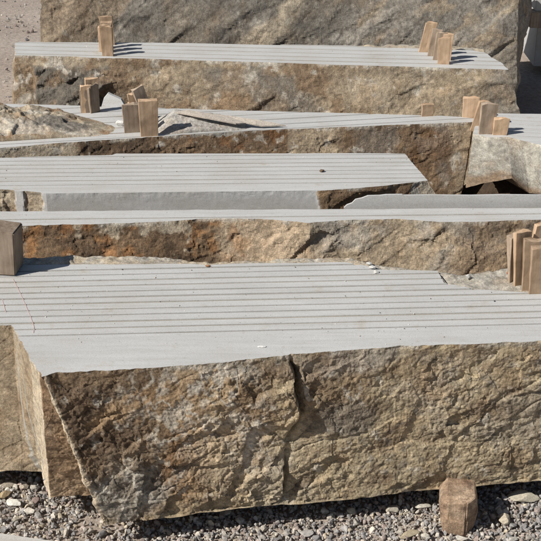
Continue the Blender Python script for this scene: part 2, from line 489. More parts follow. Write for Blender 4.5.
A_bot += [Vector((T(a, b).x, T(a, b).y, ZB)) for a, b in A_back]
A_fine = [True] * (len(A_front) - 1) + [False] * (len(A_back) + 1)
for i_ in range(len(A_front) - 1, len(A_top) - 1): A_fine[i_] = False
c0, c1 = wall_at(290, 362, 3.30), wall_at(283, 495, 3.30)
def A_disp(P):
    d = rock_disp(P, 1, 1.0, R(32), 1.4, big=0.40, ridge=0.6)
    z = P[:, 2]
    # the long fracture: the stone left of it stands proud and ends in a step
    zz = [ZB - 0.1, c1.z, wall_at(285, 440, 3.3).z, wall_at(298, 415, 3.3).z, wall_at(292, 375, 3.3).z, c0.z, 1]
    xx = [c1.x, c1.x, wall_at(286, 440, 3.3).x, wall_at(299, 415, 3.3).x, wall_at(293, 375, 3.3).x, c0.x, c0.x]
    xc = np.interp(z, zz, xx) + 0.012 * fbm(P * 14, 8, 3)
    e = P[:, 0] - xc
    amp = np.interp(z, [c1.z - 0.02, c1.z + 0.04, wall_at(285, 445, 3.3).z, wall_at(296, 410, 3.3).z, c0.z - 0.03, c0.z], [0, 0.024, 0.002, 0.034, 0.030, 0.018])
    d = d + amp * np.where(e < 0, np.exp(e / 0.16), 0) * smooth(-e, 0, 0.006) - 1.1 * amp * np.where(e > 0, np.exp(-(e / 0.012) ** 2), 0)
    # smoother broken corner on the left
    left = 1 - smooth(P[:, 0], wall_at(40, 400, 3.4).x, wall_at(75, 400, 3.3).x)
    d = d * (1 - 0.72 * left)
    return d
def A_tint(P):
    n = len(P); C = np.tile(np.array([0.46, 0.38, 0.255]), (n, 1))
    L = wall_at(0, 400, 3.3).x; x = P[:, 0]
    C = mixc(C, GRY, 0.45 * cloud(P, 21, 3, 0, 0.4)); C = mixc(C, OCH * 0.85, 0.4 * cloud(P, 22, 5, 0.05, 0.4))
    Q = rot_xz(P, R(30)); Q[:, 0] /= 3
    C = mixc(C, DBR * 1.1, 0.6 * smooth(fbm(Q * 14, 23, 4, 0.6), 0.15, 0.45))
    C = mixc(C, DGR, 0.5 * smooth(fbm(Q * 26, 24, 3, 0.6), 0.22, 0.5))
    def bl(px, py, rx, ry, a=0, s=0, **k):
        p = wall_at(px, py, 3.28); sc = 0.0033
        return blob(P, p.x, p.z, rx * sc, ry * sc * 1.15, a, s, **k)
    C = mixc(C, BRN * 0.72, 0.88 * bl(125, 430, 88, 90, 0.2, 1)); C = mixc(C, DBR * 0.95, 0.8 * bl(95, 405, 40, 38, 0.8, 2))
    C = mixc(C, DGR * 1.1, 0.7 * bl(130, 480, 45, 25, 0.1, 3)); C = mixc(C, RUST * 0.72, 0.65 * bl(192, 448, 26, 42, 0, 4))
    C = mixc(C, OCH, 0.7 * bl(130, 395, 42, 10, 0.5, 5)); C = mixc(C, OCH * 0.9, 0.6 * bl(205, 405, 45, 50, 0, 6))
    C = mixc(C, TAN, 0.7 * bl(230, 445, 40, 50, 0, 7)); C = mixc(C, BRN * 0.8, 0.6 * bl(258, 390, 25, 38, 0, 9))
    C = mixc(C, BRN * 0.8, 0.65 * bl(340, 400, 38, 50, 0.5, 8)); C = mixc(C, GRY * 1.25, 0.5 * bl(365, 365, 45, 16, 0.2, 10))
    C = mixc(C, RUST * 0.9, 0.55 * bl(465, 345, 12, 22, 0, 11)); C = mixc(C, SAND * 0.85, 0.5 * bl(430, 395, 45, 12, 0.6, 12))
    C = mixc(C, DGR * 0.9, 0.6 * bl(350, 425, 30, 18, 0, 14)); C = mixc(C, DBR, 0.5 * bl(495, 430, 30, 12, 0, 15))
    # pale crusted veins
    veins = smooth(1 - np.abs(fbm(P * np.array([9, 9, 5.]), 31, 4, 0.6)) * 6, 0.3, 0.9)
    zone = np.clip(bl(165, 400, 26, 60, 0.15, 16, soft=0.6) + bl(205, 385, 22, 45, 0, 17, soft=0.6) + bl(245, 410, 24, 55, 0.2, 18, soft=0.6) + 0.7 * bl(120, 480, 40, 30, 0, 19, soft=.6), 0, 1)
    C = mixc(C, PALE * 0.95, 0.85 * np.clip(veins * zone + 0.75 * zone * cloud(P, 35, 16, 0.0, 0.25), 0, 1))
    pat = smooth(fbm(P * 22, 36, 4, 0.65), 0.34, 0.55); C = mixc(C, PALE * .95, 0.6 * pat)
    # broken corner on the left: clean tan stone with sunlight on its left-facing steps painted in as pale bands
    z = P[:, 2]; f = np.clip((z - ZB) / (ZT - ZB), 0, 1); wob = 0.006 * fbm(P * 25, 38, 3)
    def line(t, b): return T(*t).x * f + Ab(*b).x * (1 - f) + wob
    eA0, eA1 = line((42, 377), (97, 497)), line((46, 376), (107, 526))
    s0, s1 = line((30, 357), (38, 471)), line((39, 373), (50, 497))
    left = 1 - smooth(x, s0 - 0.004, s0 + 0.004)
    tone = (0.98 + 0.22 * fbm(P * 5, 37, 4))[:, None]
    C = C * (1 - left[:, None]) + (TAN * 0.9)[None] * tone * left[:, None]
    mid = smooth(x, s1 - .003, s1 + .003) * (1 - smooth(x, eA0 - .003, eA0 + .003)); C = mixc(C, BRN * 1.25, 0.75 * mid); C = mixc(C, DBR, 0.5 * mid * cloud(P, 39, 8, 0.1, 0.4))
    C = mixc(C, SAND * 1.02, smooth(x, s0 - .004, s0 + .004) * (1 - smooth(x, s1 - .004, s1 + .004)))
    C = mixc(C, SAND * 1.0, smooth(x, eA0 - .003, eA0 + .003) * (1 - smooth(x, eA1 - .004, eA1 + .004)))
    return C
meA = block_mesh(A_top, A_bot, ZT, ZB, A_fine, 0.0035, A_disp, A_tint, topfade=0.16, fade_h=0.07, bulge=0.0)
kA0, kA1 = T(80, 334.6), T(380, 327.6)
tA = 0.0455
offA = [0.0] + [tA * k + random.uniform(-0.0015, 0.0015) for k in range(1, 12)]
blockA, kerfA, nA = sawn_block('stone_block', meA, T(270, 310), kA0, kA1, offA, 0.0108,
    'nearest and largest sawn stone block, rough brown front with a dark crack, above gravel', base_z=ZB)
# its unsawn back crust, lower and sandy
def cr_t(P):
    C = np.tile(SAND * 0.95, (len(P), 1)); C = mixc(C, PALE * 0.82, cloud(P, 51, 6, -0.1, 0.3)); C = mixc(C, GRY * 1.2, 0.6 * cloud(P, 52, 18, 0.1, 0.4)); rt = smooth(P[:, 0], 0.3, 0.45) * (P[:, 1] < 5); C = mixc(C, np.array([.50, .475, .415]), 0.7 * rt); return C
A_cf = [T(a, b - 0.5) for a, b in reversed(A_back)]
A_cb = [T(a, b) for a, b in [(-85, 257.5), (20, 257.5), (90, 255.5), (160, 257), (195, 261), (210, 262), (260, 260), (300, 258), (345, 257), (370, 262), (405, 265), (440, 269), (455, 272), (485, 269), (510, 265), (560, 262), (640, 262)]]
A_cf[0].x = A_cb[0].x
def cr_z(XY, u, v):
    q = np.c_[XY, np.zeros(len(XY))]
    rt = smooth(XY[:, 0], T(340, 265).x, T(400, 265).x)
    return ZT - 0.002 - 0.012 * rt * smooth(v, 0, 0.15) + 0.008 * fbm(q * 20, 55, 4, 0.6) * smooth(v, 0, 0.2) + 0.4 * facets(q, 0.05, 0.2, 56) * smooth(v, 0, 0.2)
# evenly matched in x so the strip does not fold
def resx(pl, xs):
    a = np.array([[p[0], p[1]] for p in pl]); o = np.argsort(a[:, 0]); return [(x, float(np.interp(x, a[o, 0], a[o, 1]))) for x in xs]
xsA = np.linspace(A_cb[0].x, A_cf[-1].x, 120)
field('back_crust', resx(A_cf, xsA), resx(A_cb, xsA), 420, 26, cr_z, cr_t, skirt=0.45, parent=blockA)

# red chalk line scribed on its sawn top
def ribbon(name, pts, wdt, parent, z):
    bm = bmesh.new(); prev = None
    for i, p in enumerate(pts):
        d = (pts[min(i + 1, len(pts) - 1)] - pts[max(i - 1, 0)]).normalized(); s_ = Vector((-d.y, d.x, 0)) * wdt / 2
        a, b = bm.verts.new(p + s_), bm.verts.new(p - s_)
        a.co.z = b.co.z = z
        if prev: bm.faces.new((prev[0], prev[1], b, a))
        prev = (a, b)
    r = bmesh.ops.extrude_face_region(bm, geom=bm.faces[:])
    for v in r['geom']:
        if isinstance(v, bmesh.types.BMVert): v.co.z -= 0.0006
    bmesh.ops.recalc_face_normals(bm, faces=bm.faces[:])
    me = bpy.data.meshes.new(name); bm.to_mesh(me); bm.free()
    return link(name, me, [M_CHALK], parent)
ribbon('chalk_line', [T(13, 279), T(19, 291), T(25, 304), T(31, 318), T(34, 327), T(33.5, 333)], 0.0022, blockA, ZT + 0.0009)
ribbon('chalk_line', [T(2, 299), T(4, 306), T(6, 313)], 0.0022, blockA, ZT + 0.0009)

# ================================================================== second block (thin strip of top, rusty face)
B_front = [(-70, 226), (20, 226), (80, 224.5), (150, 222.3), (200, 218.8), (225, 218.2), (262, 219), (285, 221), (310, 223), (340, 220.5), (400, 219), (440, 222), (480, 222), (541, 219.5), (640, 219)]
B_back = [(640, 208), (541, 208), (270, 209.5), (-70, 212)]
B_top = [T(a, b) for a, b in B_front + B_back]
B_bot = [Vector((p.x, p.y - (0.13 if i < len(B_front) else 0), 0.0)) for i, p in enumerate(B_top)]
def xat(px, py, Y): return wall_at(px, py, Y).x
def B_tint(P):
    C = np.tile(TAN * 1.05, (len(P), 1)); x = P[:, 0]; Y = 4.4
    X = lambda px: xat(px, 240, Y)
    m = 1 - smooth(x + 0.05 * fbm(P * 7, 61, 3), X(212), X(228))
    C = mixc(C, BRN * 0.8, m); C = mixc(C, RUST * 1.05, m * cloud(P, 62, 7, -0.05, 0.3)); C = mixc(C, DBR * 0.7, m * 0.8 * cloud(P, 63, 10, 0.08, 0.35))
    C = mixc(C, SAND * 0.95, m * 0.9 * cloud(P, 64, 8, 0.25, 0.42))
    o = smooth(x, X(212), X(235)) * (1 - smooth(x, X(295), X(318)))
    C = mixc(C, np.array([0.54, 0.42, 0.295]), 0.85 * o); C = mixc(C, RUST * 1.1, 0.6 * o * cloud(P, 65, 6, 0.1, 0.4) * (1 - smooth(x, X(235), X(265))))
    r = smooth(x + 0.06 * fbm(P * 6, 66, 3), X(305), X(325))
    C = mixc(C, GRY * 1.2, 0.7 * r * cloud(P, 67, 4, -0.1, 0.3)); C = mixc(C, PALE * 0.85, 0.5 * r * cloud(P, 68, 9, 0.1, 0.4))
    r2 = smooth(x + 0.08 * fbm(P * 5, 69, 3), X(440), X(470))
    C = mixc(C, BRN * 1.1, 0.7 * r2); C = mixc(C, DGR, 0.6 * r2 * cloud(P, 70, 7, 0.0, 0.35))
    return C
meB = block_mesh(B_top, B_bot, ZT, 0.0, [True] * (len(B_front) - 1) + [False] * 5, 0.0055, lambda P: rock_disp(P, 101, 0.85, R(35), big=0.7, fine=.75, ridge=.3, soft=0.7), B_tint, topfade=0.15, fade_h=0.06)
kB0, kB1 = T(0, 219.8), T(541, 213.8)
blockB, kerfB, nB = sawn_block('stone_block', meB, T(270, 215), kB0, kB1, [0.0], 0.009,
    'narrow sawn block directly behind the nearest one, face rusty brown left and tan right')
# taller thin slab standing at its back, on the right
sl = [(344, 207.8, 0), (347, 205, 0), (352, 203.2, 0), (355.5, 199.6, 0), (362, 198.2, 0), (368, 195.9, 0), (380, 195.6, 0), (386, 194.8, 0), (402, 194.6, 0), (404, 195.4, 0), (430, 195.1, 0), (470, 195.5, 0), (500, 194.9, 0), (541, 195.2, 0.733), (640, 195.2, 0.733)]
bm = bmesh.new(); fr, bk = [], []
Ys = 4.575
for a, b, _ in sl:
    p = wall_at(a, b, Ys); fr.append(bm.verts.new((p.x, Ys, p.z))); bk.append(bm.verts.new((p.x, Ys + 0.010, p.z)))
p = wall_at(640, 205, Ys)
for q_, L_ in ((Ys, fr), (Ys + 0.010, bk)):
    L_.append(bm.verts.new((p.x, q_, 0.0))); L_.append(bm.verts.new((wall_at(345, 207, Ys).x, q_, 0.0)))
bm.faces.new(fr); bm.faces.new(bk[::-1])
for i in range(len(fr)):
    j = (i + 1) % len(fr); bm.faces.new((fr[j], fr[i], bk[i], bk[j]))
bmesh.ops.recalc_face_normals(bm, faces=bm.faces[:])
me = bpy.data.meshes.new('upright_slab'); bm.to_mesh(me); bm.free()
upr = link('stone_slab', me, [M_SAWN])
tag(upr, 'thin grey sawn slab standing upright behind the second block, its left end rounded', 'slab')

# ================================================================== third block (ten narrow slabs, grey sawn front)
C_front = [(-70, 189.5), (0, 189.5), (24, 191.5), (46, 193.5), (180, 192), (320, 190.5), (350, 188.5), (385, 185.5), (415, 182.5), (428, 180.5)]
C_rest = [(424, 176), (405, 153.3), (116, 153.6), (112, 155), (-70, 159)]
C_top = [T(a, b) for a, b in C_front + C_rest]
C_bot = [Vector((p.x, p.y, 0.0)) for p in C_top]
for i in (9, 10): C_bot[i] = C_bot[i] + Vector((0.45, -0.02, 0))
C_bot[8] = C_bot[8] + Vector((0.10, -0.02, 0)); C_bot[11] = C_bot[11] + Vector((0.25, 0, 0))
YC = 4.72
XC = lambda px: xat(px, 200, YC)
def patch(P):
    x = P[:, 0] + 0.012 * fbm(P * 20, 81, 3)
    m = 1 - smooth(x, XC(14), XC(16)); m = m + smooth(x, XC(24), XC(26)) * (1 - smooth(x, XC(42), XC(44)))
    return m + smooth(x + 0.10 * (P[:, 2] - 0.65), XC(316), XC(322))
def C_disp(P):
    return 0.0005 * fbm(P * 30, 80, 2) + patch(P) * rock_disp(P, 121, 0.35)
def C_tint(P):
    C = np.tile(np.array([0.5, 0.49, 0.475]), (len(P), 1)); m = np.clip(patch(P), 0, 1); x = P[:, 0]
    C = mixc(C, SAND * 0.95, m * (1 - smooth(x, XC(60), XC(61))))
    r = smooth(x, XC(300), XC(310)) * m
    C = mixc(C, BRN * 1.0, r); C = mixc(C, OCH * 0.8, r * 0.6 * cloud(P, 83, 12, 0, 0.3, (1.6, 1, 0.3)))
    e = smooth(x, XC(418), XC(424)); C = mixc(C, SAND * 1.0, e); C = mixc(C, GRY, 0.5 * e * cloud(P, 84, 10))
    return C
meC = block_mesh(C_top, C_bot, ZT, 0.0, [True] * 11 + [False] * 4, 0.006, C_disp, C_tint, topfade=0.5, fade_h=0.02, bulge=0, jag=0.002)
_c = np.zeros(len(meC.polygons) * 3); meC.polygons.foreach_get('center', _c); _c = _c.reshape(-1, 3)
_n = np.zeros(len(meC.polygons) * 3); meC.polygons.foreach_get('normal', _n); _n = _n.reshape(-1, 3)
_m = np.zeros(len(meC.polygons), np.int32); meC.polygons.foreach_get('material_index', _m)
_m[(np.clip(patch(_c), 0, 1) < 0.4) & (_n[:, 1] < -0.6) & (_c[:, 0] < XC(418))] = 1
meC.polygons.foreach_set('material_index', _m)
kC0, kC1 = T(0, 185.6), T(400, 179)
kC1 = T(400, 182.2)
offC = [0.0] + [0.0505 * k + random.uniform(-0.002, 0.002) for k in range(1, 10)]
blockC, kerfC, nC = sawn_block('stone_block', meC, T(200, 172), kC0, kC1, offC, 0.009,
    'low sawn block of many narrow slabs with a smooth grey front, third from the front')

# ================================================================== fourth block (slanting, brown face, heaps on top)
D_front = [(-70, 151), (0, 148), (60, 143), (140, 137.6), (160, 136.3), (220, 132.3), (290, 129), (360, 126.3), (420, 124), (473, 122)]
D_rest = [(475, 117.2), (430, 115.5), (210, 109.5), (80, 105.5), (-70, 102)]
D_top = [T(a, b) for a, b in D_front + D_rest]
D_bot = [Vector((p.x, p.y - (0.13 if i < 10 else 0), 0.0)) for i, p in enumerate(D_top)]
D_bot[9] += Vector((-0.12, 0, 0)); D_bot[10] += Vector((-0.10, 0, 0))
YD = 5.5
XD = lambda px: xat(px, 140, YD)
def D_tint(P):
    C = np.tile(BRN * 0.85, (len(P), 1)); x = P[:, 0] + 0.05 * fbm(P * 8, 90, 3)
    C = mixc(C, SAND * 0.85, 1 - smooth(x, XD(80), XD(88))); C = mixc(C, BRN, 0.5 * cloud(P, 91, 8, 0.05, 0.3) * (1 - smooth(x, XD(80), XD(88))))
    m = smooth(x, XD(84), XD(90)) * (1 - smooth(x, XD(150), XD(170)))
    C = mixc(C, DBR * 0.8, 0.8 * m)
    C = mixc(C, RUST * 0.75, 0.8 * cloud(P, 92, 7, 0, 0.3) * smooth(x, XD(150), XD(165)) * (1 - smooth(x, XD(280), XD(292))))
    C = mixc(C, TAN * 1.05, 0.85 * smooth(x, XD(286), XD(292)) * (1 - smooth(x, XD(335), XD(350))))
    C = mixc(C, GRY * 0.85, 0.5 * smooth(x, XD(340), XD(360)) * cloud(P, 93, 5, -0.1, 0.3)); C = mixc(C, RUST * 0.6, 0.4 * smooth(x, XD(380), XD(400)) * cloud(P, 94, 6, 0.1, 0.3))
    C = mixc(C, TAN, 0.7 * smooth(x, XD(452), XD(462)))
    C = mixc(C, PALE * 0.9, 0.7 * smooth(fbm(P * 16, 95, 3, 0.6), 0.38, 0.5))
    return C
meD = block_mesh(D_top, D_bot, ZT, 0.0, [True] * 10 + [False] * 5, 0.0065, lambda P: rock_disp(P, 141, 0.85, R(30), big=0.6, fine=.75, ridge=.6, soft=0.7), D_tint, topfade=0.15, fade_h=0.06)
kD0, kD1 = T(0, 144.6), T(420, 121)
offD = [0.0, 0.07, 0.15, 0.24, 0.33, 0.42, 0.51]
blockD, kerfD, nD = sawn_block('stone_block', meD, T(240, 125), kD0, kD1, offD, 0.010,
    'slanting sawn block with a dark brown face, sandy crust and dust heap on its top')
# sandy natural crust left on its top, at the left
def crust_z(XY, u, v):
    q = np.c_[XY, np.zeros(len(XY))]
    env = smooth(1 - u, 0.0, 0.62) * (np.sin(np.pi * np.clip(v * 0.9 + 0.08, 0, 1)) ** 0.7)
    return ZT - 0.004 + env * (0.080 + 0.024 * fbm(q * 5, 150, 3) + 1.0 * facets(q, 0.10, 0.32, 151) + 0.6 * facets(q, 0.03, 0.40, 152)) + env * 0.006 * fbm(q * 40, 153, 3)
def crust_t(P):
    C = np.tile(SAND * 0.76, (len(P), 1)); C = mixc(C, BRN * 1.35, cloud(P, 155, 4, 0, 0.3)); C = mixc(C, OCH, 0.5 * cloud(P, 156, 5, 0.1, 0.4)); C = mixc(C, PALE, 0.7 * cloud(P, 157, 3, 0.15, 0.3, (0.5, 2, 1)))
    p = T(60, 131); C = mixc(C, DGR * 1.1, 0.9 * (1 - smooth(np.hypot((P[:, 0] - p.x) / 0.16, (P[:, 1] - p.y) / 0.07) + 0.4 * fbm(P * 12, 158, 3), 0.7, 1.0))); return C
field('top_crust', [T(-70, 145.5), T(0, 141.8), T(60, 138.0), T(130, 134.6)], [T(-70, 107), T(0, 109), T(60, 112), T(132, 128)], 260, 110, crust_z, crust_t, skirt=0.01, parent=blockD)

# dust heap
def heap_z(XY, u, v):
    q = np.c_[XY, np.zeros(len(XY))]; p = T(178, 124)
    r = np.hypot((XY[:, 0] - p.x) / np.where(XY[:, 0] > p.x, 0.42, 0.14), (XY[:, 1] - p.y) / 0.20)
    return ZT + 0.001 - 0.010 + 0.078 * np.clip(1 - r, 0, 1) ** 1.05 * (1 + 0.4 * fbm(q * 9, 160, 4)) + 0.5 * facets(q, 0.05, 0.25, 163) * np.clip(1 - r, 0, 1) + 0.012 * np.clip(1.05 - r, 0, 0.3) + 0.0025 * fbm(q * 60, 161, 2)
def heap_t(P): return mixc(np.tile(np.array([0.50, 0.475, 0.435]), (len(P), 1)), SAND * 0.9, 0.5 * cloud(P, 162, 6))
p0_ = T(178, 124)
heap = field('dust_heap', [T(152, 135.6), T(200, 132.2), T(262, 129.2)], [T(152, 108), T(262, 112)], 130, 70, heap_z, heap_t, skirt=0.001)
tag(heap, 'pale grey heap of stone dust on the slanting brown block', 'heap')

# ================================================================== fifth block (long, wooden wedges near both ends)
E_front = [(15, 55.4), (50, 56), (75, 56.6), (92, 58), (140, 58.6), (200, 60.5), (270, 62.5), (341, 65), (400, 66.5), (450, 68), (508, 69.5)]
E_rest = [(500, 62), (484, 52.5), (470, 50.3), (341, 45.5), (200, 43), (15, 41.8)]
E_top = [T(a, b) for a, b in E_front + E_rest]
E_bot = [Vector((p.x, p.y - (0.16 if i < 11 else 0), 0.0)) for i, p in enumerate(E_top)]
for i, dx in ((10, 0.22), (11, 0.22), (12, 0.20), (0, -0.03), (16, -0.03)): E_bot[i] += Vector((dx, 0, 0))
YE = 6.6
XE = lambda px: xat(px, 80, YE)
def E_disp(P):
    d = rock_disp(P, 171, 1.0, R(20), big=0.8, fine=0.5, ridge=0.15, soft=1.0)
    m = smooth(P[:, 0], XE(24), XE(30)) * (1 - smooth(P[:, 0] + 0.1 * fbm(P * 4, 172, 3), XE(100), XE(150))) * (1 - smooth(P[:, 2] + 0.03 * fbm(P * 7, 173, 3), 0.60, 0.66))
    return d * (1 + 1.5 * m) + 0.045 * m
def E_tint(P):
    C = np.tile(TAN * 0.92, (len(P), 1)); x = P[:, 0] + 0.08 * fbm(P * 4, 174, 3); z = P[:, 2] + 0.04 * fbm(P * 6, 175, 3)
    C = mixc(C, SAND, 0.7 * smooth(z, 0.63, 0.67) * (1 - smooth(x, XE(85), XE(95))))
    m = smooth(x, XE(22), XE(26)) * (1 - smooth(x, XE(105), XE(125))) * (1 - smooth(z, 0.63, 0.66)); C = mixc(C, DGR * 0.75, 0.92 * m)
    m = smooth(x, XE(195), XE(215)) * (1 - smooth(x, XE(300), XE(330))); C = mixc(C, DGR * 1.25, 0.75 * m * (1 - smooth(z, 0.64, 0.68)))
    C = mixc(C, BRN * 1.1, 0.8 * cloud(P, 176, 4, -0.05, 0.3) * (1 - smooth(x, XE(330), XE(345))))
    C = mixc(C, SAND, 0.6 * smooth(x, XE(330), XE(350)) * cloud(P, 177, 3, -0.2, 0.2)); C = mixc(C, PALE, 0.75 * smooth(fbm(P * 9, 178, 4, 0.6), 0.3, 0.45))
    C = mixc(C, GRY * 0.9, 0.7 * smooth(x, XE(480), XE(500))); C = mixc(C, OCH, 0.35 * cloud(P, 179, 3, 0.1, 0.4))
    return C * 0.86
meE = block_mesh(E_top, E_bot, ZT, 0.0, [True] * 12 + [False] * 4 + [True], 0.008, E_disp, E_tint, topfade=0.15, fade_h=0.08)
kE0, kE1 = T(20, 53.6), T(500, 66.5)
kE0, kE1 = T(20, 51.2), T(500, 62.8)
offE = [-0.055, 0.03, 0.115, 0.20, 0.285, 0.37, 0.455, 0.54]
blockE, kerfE, nE = sawn_block('stone_block', meE, T(270, 55), kE0, kE1, offE, 0.016,
    'long sawn stone block near the back with clusters of wooden wedges near both ends')
def sr_z(XY, u, v):
    q = np.c_[XY, np.zeros(len(XY))]; return ZT - 0.012 + 0.012 * fbm(q * 14, 190, 3) - 0.01 * v
field('back_crust', [T(345, 45.1), T(470, 49.8), T(486, 52.2)], [T(345, 43), T(400, 41), T(450, 41.5), T(484, 46)], 120, 14, sr_z, cr_t, skirt=0.4, parent=blockE)

# ================================================================== back boulder
ZG = 0.93
G_front = [(41, 37), (80, 38), (150, 39), (270, 40), (400, 41), (480, 43), (522, 44), (531, 42)]
gy = lambda px: 7.62 + 0.0 * px
G_top, G_bot = [], []
for i, (a, b) in enumerate([(42, 0), (80, 0), (150, 0), (270, 0), (400, 0), (480, 0), (510, 0)]):
    p = wall_at(a, 5, 7.9 if a < 500 else 8.0); G_top.append(Vector((p.x, 7.86, ZG))); G_bot.append(Vector((wall_at([44, 80, 150, 270, 400, 480, 518][i], 45, 7.66).x, 7.66, 0)))
G_top += [Vector((1.80, 8.2, ZG)), Vector((1.6, 8.75, ZG)), Vector((-1.55, 8.7, ZG))]
G_bot += [Vector((1.72, 8.05, 0)), Vector((1.65, 8.75, 0)), Vector((-1.6, 8.7, 0))]
XG = lambda px: xat(px, 20, 7.75)
def G_disp(P): return rock_disp(P, 201, 1.0, R(38), 2.4, big=0.9, fine=0.5, ridge=0.2, soft=1.0)
def G_tint(P):
    x = P[:, 0] + 0.10 * fbm(P * 3, 202, 3); dg = x - 0.9 * (P[:, 2] - 0.75)
    C = np.tile(GRY * 0.95, (len(P), 1))
    C = mixc(C, np.array([.34, .27, .195]), 1 - smooth(dg, XG(112), XG(128)))
    m = smooth(dg, XG(116), XG(124)) * (1 - smooth(dg, XG(265), XG(280))); C = mixc(C, DGR * 1.05, 0.85 * m)
    m = smooth(dg, XG(265), XG(275)) * (1 - smooth(dg, XG(295), XG(310))); C = mixc(C, SAND * 0.9, 0.85 * m)
    m = smooth(dg, XG(296), XG(306)) * (1 - smooth(dg, XG(345), XG(360))); C = mixc(C, DGR, 0.8 * m)
    Q = rot_xz(P, R(38)); Q[:, 0] /= 4
    C = mixc(C, TAN * 1.1, 0.7 * smooth(fbm(Q * 9, 203, 4, 0.6), 0.1, 0.35) * smooth(x, XG(330), XG(350)))
    C = mixc(C, TAN, 0.25 * cloud(P, 204, 3)); C = mixc(C, PALE * 0.9, 0.4 * smooth(fbm(P * 11, 205, 3), 0.35, 0.5))
    return C * 0.86
meG = block_mesh(G_top, G_bot, ZG, 0.0, [True] * 9 + [False], 0.0095, G_disp, G_tint, topfade=0.9, fade_h=0.05, bulge=0.03)
G = link('boulder', meG, [M_ROCK, M_ROCK])
tag(G, 'big grey and tan rough boulder at the very back', 'boulder')

# ================================================================== right block with pale sloping face, lying on support stones
F_front = [(474, 134), (488, 137.5), (508, 137), (524, 141), (560, 150), (660, 165)]
F_rest = [(660, 116), (480, 113), (475, 118)]
F_top = [T(a, b) for a, b in F_front + F_rest]
FB = [(466, 187, .565), (488, 183, .575), (512, 178.5, .59), (529, 193, .515), (570, 198, .505), (670, 204, .505)]
F_bot = [at(a, b, c) for a, b, c in FB] + [Vector((T(a, b).x, T(a, b).y, 0.5)) for a, b in F_rest]
def F_zb(x, y):
    return float(np.interp(x, [at(*q).x for q in FB], [q[2] for q in FB])) if y < 5.5 else 0.505
def F_tint(P):
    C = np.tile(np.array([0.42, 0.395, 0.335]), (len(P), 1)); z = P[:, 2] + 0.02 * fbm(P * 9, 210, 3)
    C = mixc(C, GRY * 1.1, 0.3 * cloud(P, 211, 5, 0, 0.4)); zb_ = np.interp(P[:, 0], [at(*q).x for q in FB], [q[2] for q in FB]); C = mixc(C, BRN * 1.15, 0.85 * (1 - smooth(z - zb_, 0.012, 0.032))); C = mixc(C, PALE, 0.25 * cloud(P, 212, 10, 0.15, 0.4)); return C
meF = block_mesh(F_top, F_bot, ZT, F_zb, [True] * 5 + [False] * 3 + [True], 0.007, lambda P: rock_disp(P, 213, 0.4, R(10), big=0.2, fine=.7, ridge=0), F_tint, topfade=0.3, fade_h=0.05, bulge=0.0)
kF0, kF1 = T(508, 133.5), T(541, 139)
kF0, kF1 = T(500, 134.8), T(600, 141)
blockF, kerfF, nF = sawn_block('stone_block', meF, T(540, 130), kF0, kF1, [0.0, 0.06, 0.12, 0.18, 0.24, 0.30], 0.010,
    'pale sawn block at the right edge with a sloping light face, resting above dark shadow', base_z=0.505)

# ---- single loose stones (facetted), also used as supports
def loose_stone(name, loc, size, tint, label, cat='stone', rotz=0, tilt=(0, 0), seed=0, group=None, sub=3, mat=None, rough=1.0, flat=True):
    bm = bmesh.new(); bmesh.ops.create_icosphere(bm, subdivisions=sub, radius=1)
    V = np.array([v.co[:] for v in bm.verts])
    # cut by random planes for angular faces
    rg = np.random.default_rng(seed)
    for _ in range(11):
        n_ = rg.normal(size=3); n_ /= np.linalg.norm(n_); h = rg.uniform(0.42, 0.8)
        d = V @ n_ - h; V = V - np.where(d > 0, d, 0)[:, None] * n_[None] * 0.96
    V = V + 0.05 * rough * np.stack([fbm(V * 2.2 + seed, seed + k, 3) for k in range(3)], 1)
    lo, hi = V.min(0), V.max(0); V = (V - (lo + hi) / 2) / (hi - lo) * np.array(size)[None]
    for v, c in zip(bm.verts, V): v.co = c
    zmin = V[:, 2].min()
    for v in bm.verts: v.co.z -= zmin
    me = bpy.data.meshes.new(name); bm.to_mesh(me); bm.free()
    me.polygons.foreach_set('use_smooth', np.full(len(me.polygons), not flat))
    set_tint(me, np.tile(np.array(tint), (len(V), 1)) * (1 + 0.15 * fbm(V * 40, seed, 2))[:, None])
    o = link(name, me, [mat or M_PEB]); o.location = loc; o.rotation_euler = (tilt[0], tilt[1], rotz)
    tag(o, label, cat, group); return o

p = at(545, 192, 0.44)
loose_stone('support_stone', (p.x + 0.16, 5.42, 0), (0.42, 0.3, 0.505), BRN * 1.3, 'brown stone at the very right edge beneath the pale block', seed=31, mat=M_ROCK, sub=4)
loose_stone('support_stone', (1.34, 5.60, 0), (0.85, 0.3, 0.505), DBR * 0.5, 'added stone, coloured dark to give the black shade under the pale right block', seed=32, mat=M_ROCK)  # added to fill the gap, its colour darkened to stand in for shade

# ================================================================== far right: stacked sawn slabs beyond the boulder
def simple_slab(name, quad_top, z0, z1, label, cat, rough=0.004, tint=PALE, seed=0):
    bm = bmesh.new()
    tv = [bm.verts.new((p[0], p[1], z1)) for p in quad_top]; bv = [bm.verts.new((p[0], p[1], z0)) for p in quad_top]
    bm.faces.new(tv); bm.faces.new(bv[::-1])
    for i in range(len(tv)):
        j = (i + 1) % len(tv); bm.faces.new((tv[j], tv[i], bv[i], bv[j]))
    bmesh.ops.recalc_face_normals(bm, faces=bm.faces[:])
    bmesh.ops.bevel(bm, geom=bm.edges[:], offset=0.004, segments=1, affect='EDGES')
    me = bpy.data.meshes.new(name); bm.to_mesh(me); bm.free()
    o = link(name, me, [M_SAWN]); tag(o, label, cat); return o
simple_slab('stone_slab', [(1.99, 8.75), (3.4, 8.7), (3.4, 9.5), (1.99, 9.5)], 0.52, 0.68, 'pale sawn slab at the top right corner, upper of two', 'slab')
